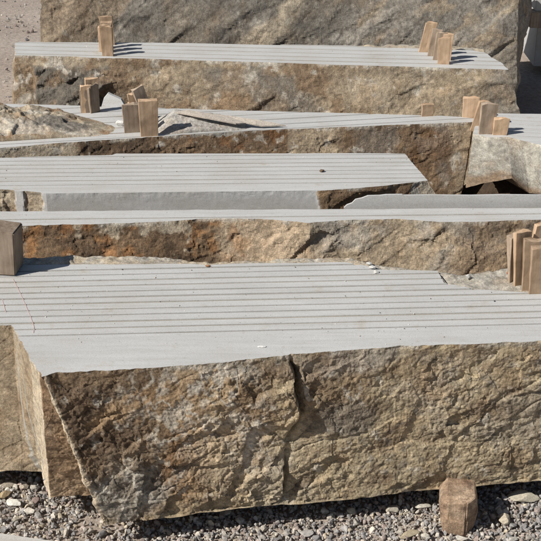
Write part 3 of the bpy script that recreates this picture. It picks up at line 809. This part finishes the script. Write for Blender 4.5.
simple_slab('stone_slab', [(2.03, 8.8), (3.4, 8.75), (3.4, 9.4), (2.03, 9.4)], 0.08, 0.40, 'thick pale sawn slab at the top right corner, lower of two', 'slab')
def timber(name, x0, x1, y0, y1, z0, z1, label, cat, mat, seed=0):
    bm = bmesh.new(); bmesh.ops.create_cube(bm, size=1)
    for v in bm.verts: v.co = Vector(((v.co.x) * (x1 - x0), v.co.y * (y1 - y0), (v.co.z + 0.5) * (z1 - z0)))
    bmesh.ops.bevel(bm, geom=bm.edges[:], offset=0.006, segments=2, affect='EDGES')
    me = bpy.data.meshes.new(name); bm.to_mesh(me); bm.free()
    o = link(name, me, [mat]); o.location = ((x0 + x1) / 2, (y0 + y1) / 2, z0); tag(o, label, cat); return o
timber('timber', 1.95, 3.3, 8.72, 8.84, 0.40, 0.52, 'brown timber between the two pale slabs at the top right corner', 'timber', M_OLD)
timber('timber', 2.3, 3.3, 9.1, 9.22, 0.40, 0.52, 'rear timber between the two pale slabs at the top right corner', 'timber', M_OLD)
timber('timber', 2.2, 3.3, 8.9, 9.0, 0.0, 0.08, 'timber under the lower pale slab at the top right corner', 'timber', M_OLD)

# ================================================================== wooden wedges driven into the kerfs
def snap(pt, kerfs):
    best = min(kerfs, key=lambda k: abs((pt - k[0]).dot(Vector((k[1].x, k[1].y, 0)))))
    n_ = best[1]; d = (Vector((pt.x, pt.y, 0)) - best[0]).dot(n_)
    return Vector((pt.x - n_.x * d, pt.y - n_.y * d, pt.z)), math.atan2(-n_.x, n_.y)

def wedge(pt, rz, wdt, hgt, thick, label, group, lean=0.0, back=0.0, mat=None, seed=0, sink=0.035, turn=0.0, name='wooden_wedge', cat='wedge', t0=0.006):
    """flat tapered piece of board: thin at the foot, thick at the top"""
    rg = random.Random(seed); bm = bmesh.new(); nz = 7
    rows = []
    wl = rg.uniform(0.86, 1.0)
    for k in range(nz):
        f = k / (nz - 1); z = -sink + f * (hgt + sink)
        th = t0 + (thick - t0) * f; ww = wdt * (wl + (1 - wl) * f)
        row = []
        for sx, sy in ((-1, -1), (-0.3, -1), (0.35, -1), (1, -1), (1, 1), (0.35, 1), (-0.3, 1), (-1, 1)):
            zz = z + ((rg.uniform(-0.006, 0.006) + sx * 0.004 * rg.uniform(-1, 1)) if k == nz - 1 else 0)
            row.append(bm.verts.new((sx * ww / 2 + rg.uniform(-0.0012, 0.0012), sy * th / 2 + rg.uniform(-0.0006, 0.0006), zz)))
        rows.append(row)
    for k in range(nz - 1):
        for i in range(8):
            j = (i + 1) % 8; bm.faces.new((rows[k][i], rows[k][j], rows[k + 1][j], rows[k + 1][i]))
    bm.faces.new(rows[-1]); bm.faces.new(rows[0][::-1])
    bmesh.ops.recalc_face_normals(bm, faces=bm.faces[:])
    es = [e for e in bm.edges if len(e.link_faces) == 2 and e.calc_face_angle(0) > 0.7]
    bmesh.ops.bevel(bm, geom=es, offset=0.0015, segments=1, affect='EDGES')
    me = bpy.data.meshes.new(name); bm.to_mesh(me); bm.free()
    o = link(name, me, [mat or M_WOOD]); o.location = pt
    o.rotation_mode = 'ZYX'
    o.rotation_euler = (back, lean, rz + turn)
    tag(o, label, cat, group); return o

GW = 'wooden wedges driven into the saw cuts'
ordn = ['front', 'second', 'third', 'fourth', 'fifth', 'rearmost']
# left cluster on the long back block: one wedge in each kerf
for k, (px, py, wd, hh, tn) in enumerate([(107.5, 56.2, 0.076, 0.175, 0.02), (106.5, 53.2, 0.074, 0.165, 0.05), (106, 50.6, 0.078, 0.15, -0.04), (107.5, 48, 0.07, 0.165, 0.06), (108, 45.6, 0.082, 0.175, 0.12)]):
    q, rz = snap(T(px, py), kerfE)
    wedge(q, rz, wd, hh, 0.022, ['broad front wooden wedge in the left cluster on the long back block', 'second wedge from the front in the left cluster on the long back block', 'middle wedge of five in the left cluster on the long back block',
          'fourth wedge from the front in the left cluster on the long back block', 'rearmost wedge in the left cluster on the long back block'][k], GW, seed=k + 1, turn=tn, lean=(0.0, -0.02, 0.03, 0.02, -0.06)[k])
# right cluster on it
for k, (px, py, wd, hh, ln, mt) in enumerate([(443.5, 64.5, 0.07, 0.155, -0.03, 0), (446, 61.5, 0.066, 0.16, 0.02, 0), (437.5, 58.5, 0.06, 0.165, 0.10, 1), (432.5, 55.5, 0.062, 0.165, 0.13, 1), (426, 53, 0.062, 0.185, 0.17, 0), (423, 50.5, 0.06, 0.175, 0.20, 0)]):
    q, rz = snap(T(px, py), kerfE)
    wedge(q, rz, wd, hh, 0.02, ['front wooden wedge in the right cluster on the long back block', 'wedge right behind the front one in the right cluster on the long back block', 'third dark wedge from the front in the right cluster on the long back block',
          'fourth leaning wedge from the front in the right cluster on the long back block', 'tall leaning wedge second from the back in the right cluster on the long back block', 'rearmost leaning wedge in the right cluster on the long back block'][k], GW,
          lean=ln, mat=(M_OLD if mt else M_WOOD), seed=20 + k, turn=random.uniform(-0.1, 0.1))
# left cluster on the slanting block
for k, (px, py, wd, hh, ln, mt, tn) in enumerate([(87.5, 114.5, 0.068, 0.125, 0, 1, 0), (94, 114, 0.05, 0.14, -0.05, 1, 0.7), (87, 111.5, 0.06, 0.145, 0.02, 0, 0.05), (96, 111, 0.05, 0.15, -0.04, 1, 0.5), (92.5, 108.5, 0.068, 0.155, 0.03, 0, 0.1)]):
    q, rz = snap(T(px, py), kerfD)
    wedge(q, rz, wd, hh, 0.026, ['front wooden wedge in the left group on the slanting block', 'wedge turned sideways right of the front one, left group on the slanting block', 'third wedge in the left group on the slanting block',
          'rear turned wedge in the left group on the slanting block', 'rearmost and tallest wedge in the left group on the slanting block'][k], GW, lean=ln, mat=(M_OLD if mt else M_WOOD), seed=40 + k, turn=tn)
# right group of the left half: the big clean board is the front one
for k, (px, py, wd, hh, ln, mt, tn, bk) in enumerate([(149.5, 136, 0.094, 0.185, 0.0, 0, 0.0, 0), (133, 132.5, 0.088, 0.145, -0.03, 1, 0.05, 0), (152, 124, 0.06, 0.215, -0.33, 1, 0.3, 0), (140, 121, 0.06, 0.15, -0.2, 0, 0.1, 0), (131, 119, 0.055, 0.095, 0.15, 0, 0.2, 0)]):
    q, rz = snap(T(px, py), kerfD)
    wedge(q, rz, wd, hh, 0.026, ['large clean tan board wedge at the front edge of the slanting block', 'grey weathered wedge left of the large clean tan board', 'tilted grey wedge behind the large clean tan board',
          'leaning tan wedge behind the grey weathered wedge', 'short wedge farthest left behind the grey weathered wedge'][k], GW, lean=ln, mat=(M_OLD if mt else M_WOOD), seed=60 + k, turn=tn)
q, rz = snap(T(428, 117), kerfD)
wedge(q, rz, 0.064, 0.065, 0.02, 'short single wooden wedge near the right end of the slanting block', GW, seed=71)
# on the pale right block
for k, (px, py, wd, hh, ln, mt, tn) in enumerate([(499.5, 137.5, 0.075, 0.085, 0.05, 0, 0.2), (486, 136, 0.082, 0.155, 0.03, 1, 0.3), (477, 126, 0.06, 0.13, 0.25, 0, 0.2), (470, 119, 0.085, 0.105, 0.0, 0, 0.0)]):
    q = T(px, py)
    if k == 3: q = Vector((q.x, q.y, 0.70))
    q, rz = snap(q, kerfF)
    wedge(q, rz, wd, hh, 0.024, ['short tan wedge at the front of the pale right block', 'dark brown wedge at the left end of the pale right block', 'leaning wedge behind the dark brown one on the pale right block',
          'rearmost broad wedge by the left end of the pale right block'][k], GW, lean=ln, mat=(M_OLD if mt else M_WOOD), seed=80 + k, turn=tn)
# right edge of the nearest block
for k, (px, py, wd, hh, ln, mt) in enumerate([(539.5, 296, 0.075, 0.185, -0.02, 0), (531.5, 289.5, 0.072, 0.19, -0.03, 0), (522, 284, 0.066, 0.205, -0.07, 0), (514, 279.5, 0.055, 0.175, -0.08, 1), (535, 276, 0.09, 0.215, 0.1, 0)]):
    q, rz = snap(T(px, py), kerfA)
    wedge(q, rz, wd, hh, 0.024, ['front wooden wedge at the right edge on the nearest block', 'second wedge from the front at the right edge on the nearest block', 'third tall wedge from the front at the right edge on the nearest block',
          'grey leftmost wedge at the right edge on the nearest block', 'rearmost wedge showing only its top at the right edge on the nearest block'][k], GW, lean=ln, mat=(M_OLD if mt else M_WOOD), seed=90 + k, turn=(0.0, -0.02, 0.35, 0.8, 0.2)[k])

# weathered wooden block standing on the nearest block, at the left edge
def chunk(name, loc, prof, depth, label, cat, mat, rz=0, seed=0):
    """sawn block of wood: outline in x,z pushed back in y, worn edges"""
    bm = bmesh.new(); rg = random.Random(seed)
    f = [bm.verts.new((x, -depth / 2, z)) for x, z in prof]; b = [bm.verts.new((x + rg.uniform(-.003, .003), depth / 2, z + rg.uniform(-.003, .003))) for x, z in prof]
    bm.faces.new(f); bm.faces.new(b[::-1])
    for i in range(len(f)):
        j = (i + 1) % len(f); bm.faces.new((f[j], f[i], b[i], b[j]))
    bmesh.ops.recalc_face_normals(bm, faces=bm.faces[:])
    bmesh.ops.bevel(bm, geom=bm.edges[:], offset=0.004, segments=2, affect='EDGES')
    me = bpy.data.meshes.new(name); bm.to_mesh(me); bm.free()
    o = link(name, me, [mat]); o.location = loc; o.rotation_euler.z = rz; tag(o, label, cat); return o
p = T(18.5, 276)
chunk('wooden_block', (p.x - 0.10, p.y + 0.06, ZT + 0.002), [(-0.105, 0), (0.096, 0), (0.105, 0.172), (-0.1, 0.188)], 0.11, 'weathered grey wooden block standing at the left edge on the nearest stone', 'wooden block', M_OLD, rz=R(-6), seed=3)

# prop under the nearest block
def prop():
    p = at(459, 538, 0.0); sc = 1 / 290.0
    bm = bmesh.new()
    prof = [(-.046, 0, -.050), (.034, 0, -.056), (.060, .03, -.030), (.070, .10, -.032), (.056, .163, -.045), (-.044, .163, -.050), (-.069, .125, -.030), (-.058, .05, -.036)]
    f = [bm.verts.new((x, y, z)) for x, z, y in prof]; bk = [bm.verts.new((x * 0.96, 0.06, z)) for x, z, y in prof]
    ci = [bm.verts.new((.024, -.066, .012)), bm.verts.new((.030, -.064, .15)), bm.verts.new((-.036, -.062, .14)), bm.verts.new((-.034, -.060, .02))]
    for q in ((f[0], f[1], ci[0], ci[3]), (f[1], f[2], f[3], f[4], ci[1], ci[0]), (f[4], f[5], ci[2], ci[1]), (f[5], f[6], f[7], f[0], ci[3], ci[2]), ci): bm.faces.new(q)
    bm.faces.new(bk[::-1])
    for i in range(8):
        j = (i + 1) % 8; bm.faces.new((f[j], f[i], bk[i], bk[j]))
    bmesh.ops.recalc_face_normals(bm, faces=bm.faces[:])
    bmesh.ops.bevel(bm, geom=bm.edges[:], offset=0.003, segments=1, affect='EDGES')
    bmesh.ops.triangulate(bm, faces=bm.faces[:])
    bmesh.ops.subdivide_edges(bm, edges=bm.edges[:], cuts=5, use_grid_fill=True)
    V = np.array([v.co[:] for v in bm.verts])
    D = 0.0016 * fbm(V * np.array([60, 60, 12]), 401, 3) + facets(V, 0.03, 0.05, 402) - 0.006 * smooth(1 - np.abs(V[:, 0] - 0.028 - 0.004 * fbm(V * 20, 405, 2)) / 0.003, 0, 1)
    bm.normal_update()
    for v, d in zip(bm.verts, D): v.co += v.normal * float(d)
    me = bpy.data.meshes.new('prop_block'); bm.to_mesh(me); bm.free()
    me.polygons.foreach_set('use_smooth', np.full(len(me.polygons), False))
    V = np.array([v.co[:] for v in me.vertices])
    C = np.tile(np.array([0.36, 0.255, 0.175]), (len(V), 1)); C = mixc(C, np.array([0.47, 0.35, 0.25]), cloud(V, 403, 14)); C = mixc(C, np.array([0.16, 0.10, 0.07]), 0.7 * smooth(fbm(V * np.array([14, 14, 60.]), 404, 3), 0.2, 0.4))
    set_tint(me, C)
    o = link('prop_block', me, [M_ROCK]); o.location = (p.x, p.y + 0.07, -0.004); o.rotation_euler.z = R(-8)
    tag(o, 'reddish brown faceted block on the gravel holding up the nearest stone', 'prop')
prop()
p = at(150, 500, 0)
timber('timber', -0.75, -0.62, 3.55, 3.95, 0.0, 0.105, 'timber in the dark under the left end of the nearest stone', 'timber', M_OLD)
timber('timber', 0.2, 0.9, 3.75, 3.87, 0.0, 0.105, 'timber in the dark under the back of the nearest stone', 'timber', M_OLD)

# sawn slab lying at the bottom left corner
a_, b_ = at(-10, 531, 0.03), at(66, 542, 0.03)
simple_slab('stone_slab', [(a_.x - 0.3, a_.y + 0.045), (a_.x, a_.y), (b_.x, b_.y), (b_.x + 0.3, b_.y - 0.05), (b_.x + 0.3, b_.y - 0.4), (a_.x - 0.3, a_.y - 0.4)], -0.005, 0.03,
            'white sawn slab edge lying on the gravel at the bottom left corner', 'slab')

# loose flat sliver of stone across the dust heap, and broken pieces
def sliver(name, pts_top, thick, tint, label, cat, seed=0, mats=None):
    """a flat broken piece from its outline given as 3D points"""
    bm = bmesh.new()
    t = [bm.verts.new(p) for p in pts_top]; b = [bm.verts.new(p - Vector((0, 0, thick))) for p in pts_top]
    bm.faces.new(t); bm.faces.new(b[::-1])
    for i in range(len(t)):
        j = (i + 1) % len(t); bm.faces.new((t[j], t[i], b[i], b[j]))
    bmesh.ops.recalc_face_normals(bm, faces=bm.faces[:])
    bmesh.ops.triangulate(bm, faces=bm.faces[:]); bmesh.ops.subdivide_edges(bm, edges=bm.edges[:], cuts=4, use_grid_fill=True)
    V = np.array([v.co[:] for v in bm.verts]); bm.normal_update(); D = 0.003 * fbm(V * 30, seed, 3)
    for v, d in zip(bm.verts, D): v.co += v.normal * float(d)
    me = bpy.data.meshes.new(name); bm.to_mesh(me); bm.free(); set_tint(me, np.tile(np.array(tint), (len(V), 1)))
    o = link(name, me, mats or [M_PEB]); tag(o, label, cat); return o
sliver('stone_sliver', [at(175, 112, 0.776), at(188, 109.5, 0.780), at(206, 113, 0.768), at(225, 115, 0.757), at(262, 120.5, 0.735), at(286, 125.2, 0.712), at(262, 125.6, 0.716), at(246, 122.8, 0.73), at(236, 123.4, 0.735), at(205, 117.5, 0.762)], 0.006,
       (0.52, 0.46, 0.39), 'long flat brownish sliver of stone lying across the dust heap', 'sliver', 7)
p = wall_at(113, 106, 6.35)
ls = [(101, 108), (103.5, 99), (108, 93.5), (113, 96), (121, 99.5), (126, 108)]
bm = bmesh.new(); f = [bm.verts.new(wall_at(a, b, 6.22 + 0.06 * (108 - b) / 16)) for a, b in ls]; b = [bm.verts.new(v.co + Vector((0, 0.03, 0.0))) for v in f]
bm.faces.new(f); bm.faces.new(b[::-1])
for i in range(len(f)): bm.faces.new((f[(i + 1) % 6], f[i], b[i], b[(i + 1) % 6]))
bmesh.ops.recalc_face_normals(bm, faces=bm.faces[:]); me = bpy.data.meshes.new('slab_piece'); bm.to_mesh(me); bm.free()
tag(link('slab_piece', me, [M_SAWN]), 'small pointed grey piece of slab leaning between the two wedge groups', 'slab piece')

# chips on the nearest block and elsewhere
for k, (px, py, sx, sy, h_, lb) in enumerate([(369, 264.5, .024, .026, .009, 'topmost of three white chips in a row on the nearest block'), (372.3, 268.3, .024, .026, .009, 'middle of three white chips in a row on the nearest block'),
        (376, 272.5, .024, .026, .009, 'lowest of three white chips in a row on the nearest block'), (468, 275.5, .028, .02, .018, 'single white chip on the sandy back crust of the nearest block')]):
    q = T(px, py); loose_stone('stone_chip', (q.x, q.y, ZT - (0.0 if k < 3 else 0.012)), (sx, sy, h_), (0.62, 0.61, 0.57), lb, 'chip', rotz=k * 1.3, seed=100 + k, sub=1, rough=0.2)
q = T(322, 172); loose_stone('stone_chip', (q.x, q.y, ZT), (.024, .018, .012), (0.13, 0.09, 0.06), 'dark chip lying on the narrow slabs of the third block', 'chip', seed=110, sub=2)
q = T(494.5, 301.5); loose_stone('stone_chip', (q.x, q.y, ZT), (.007, .006, .004), (0.02, 0.02, 0.02), 'tiny black chip on the nearest block near the wedges', 'chip', seed=111, sub=2)
q = T(262, 347); loose_stone('stone_chip', (q.x, q.y, ZT), (.030, .012, .004), (0.75, 0.74, 0.71), 'flat white flake near the front edge of the nearest block', 'chip', seed=112, sub=2)
q = T(90, 121); loose_stone('stone_chip', (T(120, 126).x, T(120, 126).y, ZT), (.045, .035, .03), (0.72, 0.71, 0.68), 'small white stone left of the grey weathered wedge', 'stone', seed=113, sub=2)
q = T(524, 283); loose_stone('stone_chip', (T(509.5, 272.5).x, T(509.5, 272.5).y, ZT - .012), (.022, .02, .02), (0.30, 0.10, 0.05), 'small reddish chip beside the wedges at the right edge', 'chip', seed=114, sub=2)
q = T(197, 268); loose_stone('stone_chip', (T(208, 266.5).x, T(208, 266.5).y, ZT), (.022, .008, .006), (0.33, 0.16, 0.08), 'thin rusty chip at the back of the nearest block', 'chip', seed=115, sub=2)

# ================================================================== gravel
def pebble_templates(k):
    out = []
    for s in range(k):
        bm = bmesh.new(); bmesh.ops.create_icosphere(bm, subdivisions=2, radius=1)
        V = np.array([v.co[:] for v in bm.verts]); Fc = np.array([[v.index for v in f.verts] for f in bm.faces]); bm.free()
        rg = np.random.default_rng(500 + s)
        for _ in range(9):
            n_ = rg.normal(size=3); n_ /= np.linalg.norm(n_); d = V @ n_ - rg.uniform(0.32, 0.75); V = V - np.where(d > 0, d, 0)[:, None] * n_[None]
        out.append((V * np.array([1, rg.uniform(.65, .95), rg.uniform(.5, .8)]), Fc))
    return out
PT = pebble_templates(14)
PAL = np.array([[.30, .30, .31], [.24, .245, .26], [.36, .35, .34], [.20, .20, .215], [.42, .40, .37], [.30, .255, .245], [.45, .40, .32], [.27, .22, .21], [.52, .50, .46], [.33, .31, .28], [.15, .15, .16]])
PW = np.array([16, 16, 14, 10, 10, 9, 7, 6, 4, 8, 5.]); PW /= PW.sum(); PAL = PAL * np.array([1.06, 1.02, 0.95])
def scatter(name, pts, rad, label, cat, pal=None):
    VV, FF, CC, base = [], [], [], 0
    n = len(pts)
    for i in range(n):
        V, Fc = PT[RNG.integers(len(PT))]
        q = RNG.normal(size=4); q /= np.linalg.norm(q); ww, x, y, z = q
        M = np.array([[1 - 2 * (y * y + z * z), 2 * (x * y - z * ww), 2 * (x * z + y * ww)], [2 * (x * y + z * ww), 1 - 2 * (x * x + z * z), 2 * (y * z - x * ww)], [2 * (x * z - y * ww), 2 * (y * z + x * ww), 1 - 2 * (x * x + y * y)]])
        W = (V @ M.T) * rad[i] + pts[i]
        VV.append(W); FF.append(Fc + base); base += len(V)
        c = pal[RNG.integers(len(pal))] if pal is not None else (0.85 * PAL[RNG.choice(len(PAL), p=PW)] + 0.15 * np.array([.44, .39, .335])) * RNG.uniform(0.85, 1.4); CC.append(np.tile(c, (len(V), 1)))
    VV, FF, CC = np.concatenate(VV), np.concatenate(FF), np.concatenate(CC)
    me = bpy.data.meshes.new(name)
    me.vertices.add(len(VV)); me.vertices.foreach_set('co', VV.ravel())
    me.loops.add(FF.size); me.loops.foreach_set('vertex_index', FF.ravel().astype(np.int32))
    me.polygons.add(len(FF)); me.polygons.foreach_set('loop_start', np.arange(0, FF.size, 3, dtype=np.int32))
    me.update(calc_edges=True); me.validate(); me.polygons.foreach_set('use_smooth', np.zeros(len(me.polygons), bool))
    set_tint(me, CC)
    o = link(name, me, [M_PEB]); tag(o, label, cat, kind='stuff'); return o
n_ = 14000
px_ = RNG.uniform(-1.05, 1.1, n_); py_ = RNG.uniform(3.02, 3.75, n_)
q_ = np.c_[px_, py_, np.zeros(n_)]
sandy = at(100, 525, 0)
keep = RNG.uniform(size=n_) < 1 - 0.62 * np.exp(-(((px_ - sandy.x) / 0.15) ** 2 + ((py_ - sandy.y) / 0.12) ** 2))
q_ = q_[keep]; r_ = np.clip(RNG.lognormal(-4.83, 0.38, len(q_)), 0.004, 0.02)
q_[:, 2] = r_ * 0.35 + RNG.uniform(0, 0.010, len(q_))
scatter('gravel', q_, r_, 'grey crushed gravel covering the ground in front of the nearest stone', 'gravel')
n_ = 1500
q_ = np.c_[RNG.uniform(-3.4, -1.0, n_), RNG.uniform(7.2, 12.5, n_), np.zeros(n_)]; r_ = np.clip(RNG.lognormal(-4.5, 0.5, n_), 0.006, 0.04); q_[:, 2] = r_ * 0.2
scatter('scattered_gravel', q_, r_, 'sparse pebbles scattered over the bare ground at the top left', 'gravel')

# grit lying on the sawn tops
cp = []
for (x0, x1, y0, y1, k) in [(20, 541, 262, 300, 90), (45, 541, 300, 345, 90), (5, 420, 156, 186, 60), (5, 541, 209, 217, 30), (20, 490, 46, 60, 40), (60, 470, 120, 130, 40)]:
    for _ in range(k):
        q = T(random.uniform(x0, x1), random.uniform(y0, y1)); cp.append((q.x, q.y, ZT + 0.0008))
cp = np.array(cp); cr = np.clip(RNG.lognormal(-6.35, 0.45, len(cp)), 0.0008, 0.0045)
scatter('stone_grit', cp, cr, 'tiny crumbs of grit scattered over the pale sawn tops', 'grit', np.array([[.6, .58, .54], [.45, .40, .33], [.22, .17, .12], [.10, .09, .08], [.66, .65, .62]]))

# single larger stones on the gravel
LS = [(14, 506, .060, .034, .024, (.60, .58, .52), 'largest cream white oval stone on the gravel at the left', -0.35),
      (30, 514, .040, .026, .022, (.58, .54, .47), 'oblong cream stone right of the white oval one on the gravel', -0.5),
      (5, 497, .046, .036, .026, (.40, .31, .19), 'square tan stone at the left edge above the white oval one', 0.4),
      (9, 486, .060, .030, .018, (.33, .29, .23), 'flat dark tan stone under the left overhang', 0.4),
      (13, 491.5, .022, .016, .014, (.60, .58, .54), 'small white stone between the flat dark and the square tan stones', 0.5),
      (17, 520, .038, .022, .016, (.40, .36, .29), 'long tan grey stone below the white oval one', 0.7),
      (24, 488.5, .034, .024, .018, (.42, .36, .29), 'pinkish stone in the gravel under the left overhang', 0),
      (35, 489, .034, .024, .018, (.40, .37, .32), 'greyish stone right of the pinkish one under the left overhang', 0),
      (36, 503, .032, .03, .026, (.24, .18, .16), 'purple brown stone near the white oval one', 0),
      (523, 498, .115, .062, .030, (.46, .42, .33), 'big flat pale stone on the gravel right of the brown prop', 0.05),
      (423, 508, .060, .028, .018, (.50, .47, .40), 'flat pale stone left of the brown prop', 0),
      (392, 511, .048, .034, .024, (.46, .42, .34), 'cream stone in the shade of the nearest block', 0.1),
      (504, 523, .042, .046, .034, (.48, .42, .32), 'upright pale tan stone right of the brown prop', 0),
      (409, 536, .080, .030, .018, (.42, .36, .25), 'long tan stone at the bottom edge left of the brown prop', 0.35),
      (425, 537, .032, .026, .020, (.48, .45, .38), 'pale stone touching the long tan one at the bottom edge', 0),
      (462, 540, .045, .024, .018, (.46, .43, .38), 'pale stone below the brown prop at the bottom edge', 0),
      (512, 541, .040, .026, .018, (.48, .46, .41), 'pale stone at the bottom edge right of the brown prop', 0),
      (351, 513, .030, .026, .022, (.44, .40, .32), 'tan stone below the dark crack of the nearest block', 0.2),
      (240, 522, .034, .024, .018, (.44, .41, .36), 'pale stone below the middle of the nearest block', 0),
      (306, 535, .052, .030, .018, (.42, .40, .37), 'wide grey stone at the bottom edge near the middle', 0.1)]
for k, (px, py, sx, sy, sz, c, lb, rz) in enumerate(LS):
    q = at(px, py, 0.010); loose_stone('loose_stone', (q.x, q.y, 0.009), (sx, sy, sz), c, lb, 'stone', rotz=rz, seed=200 + k, group='larger stones on the gravel', sub=3)
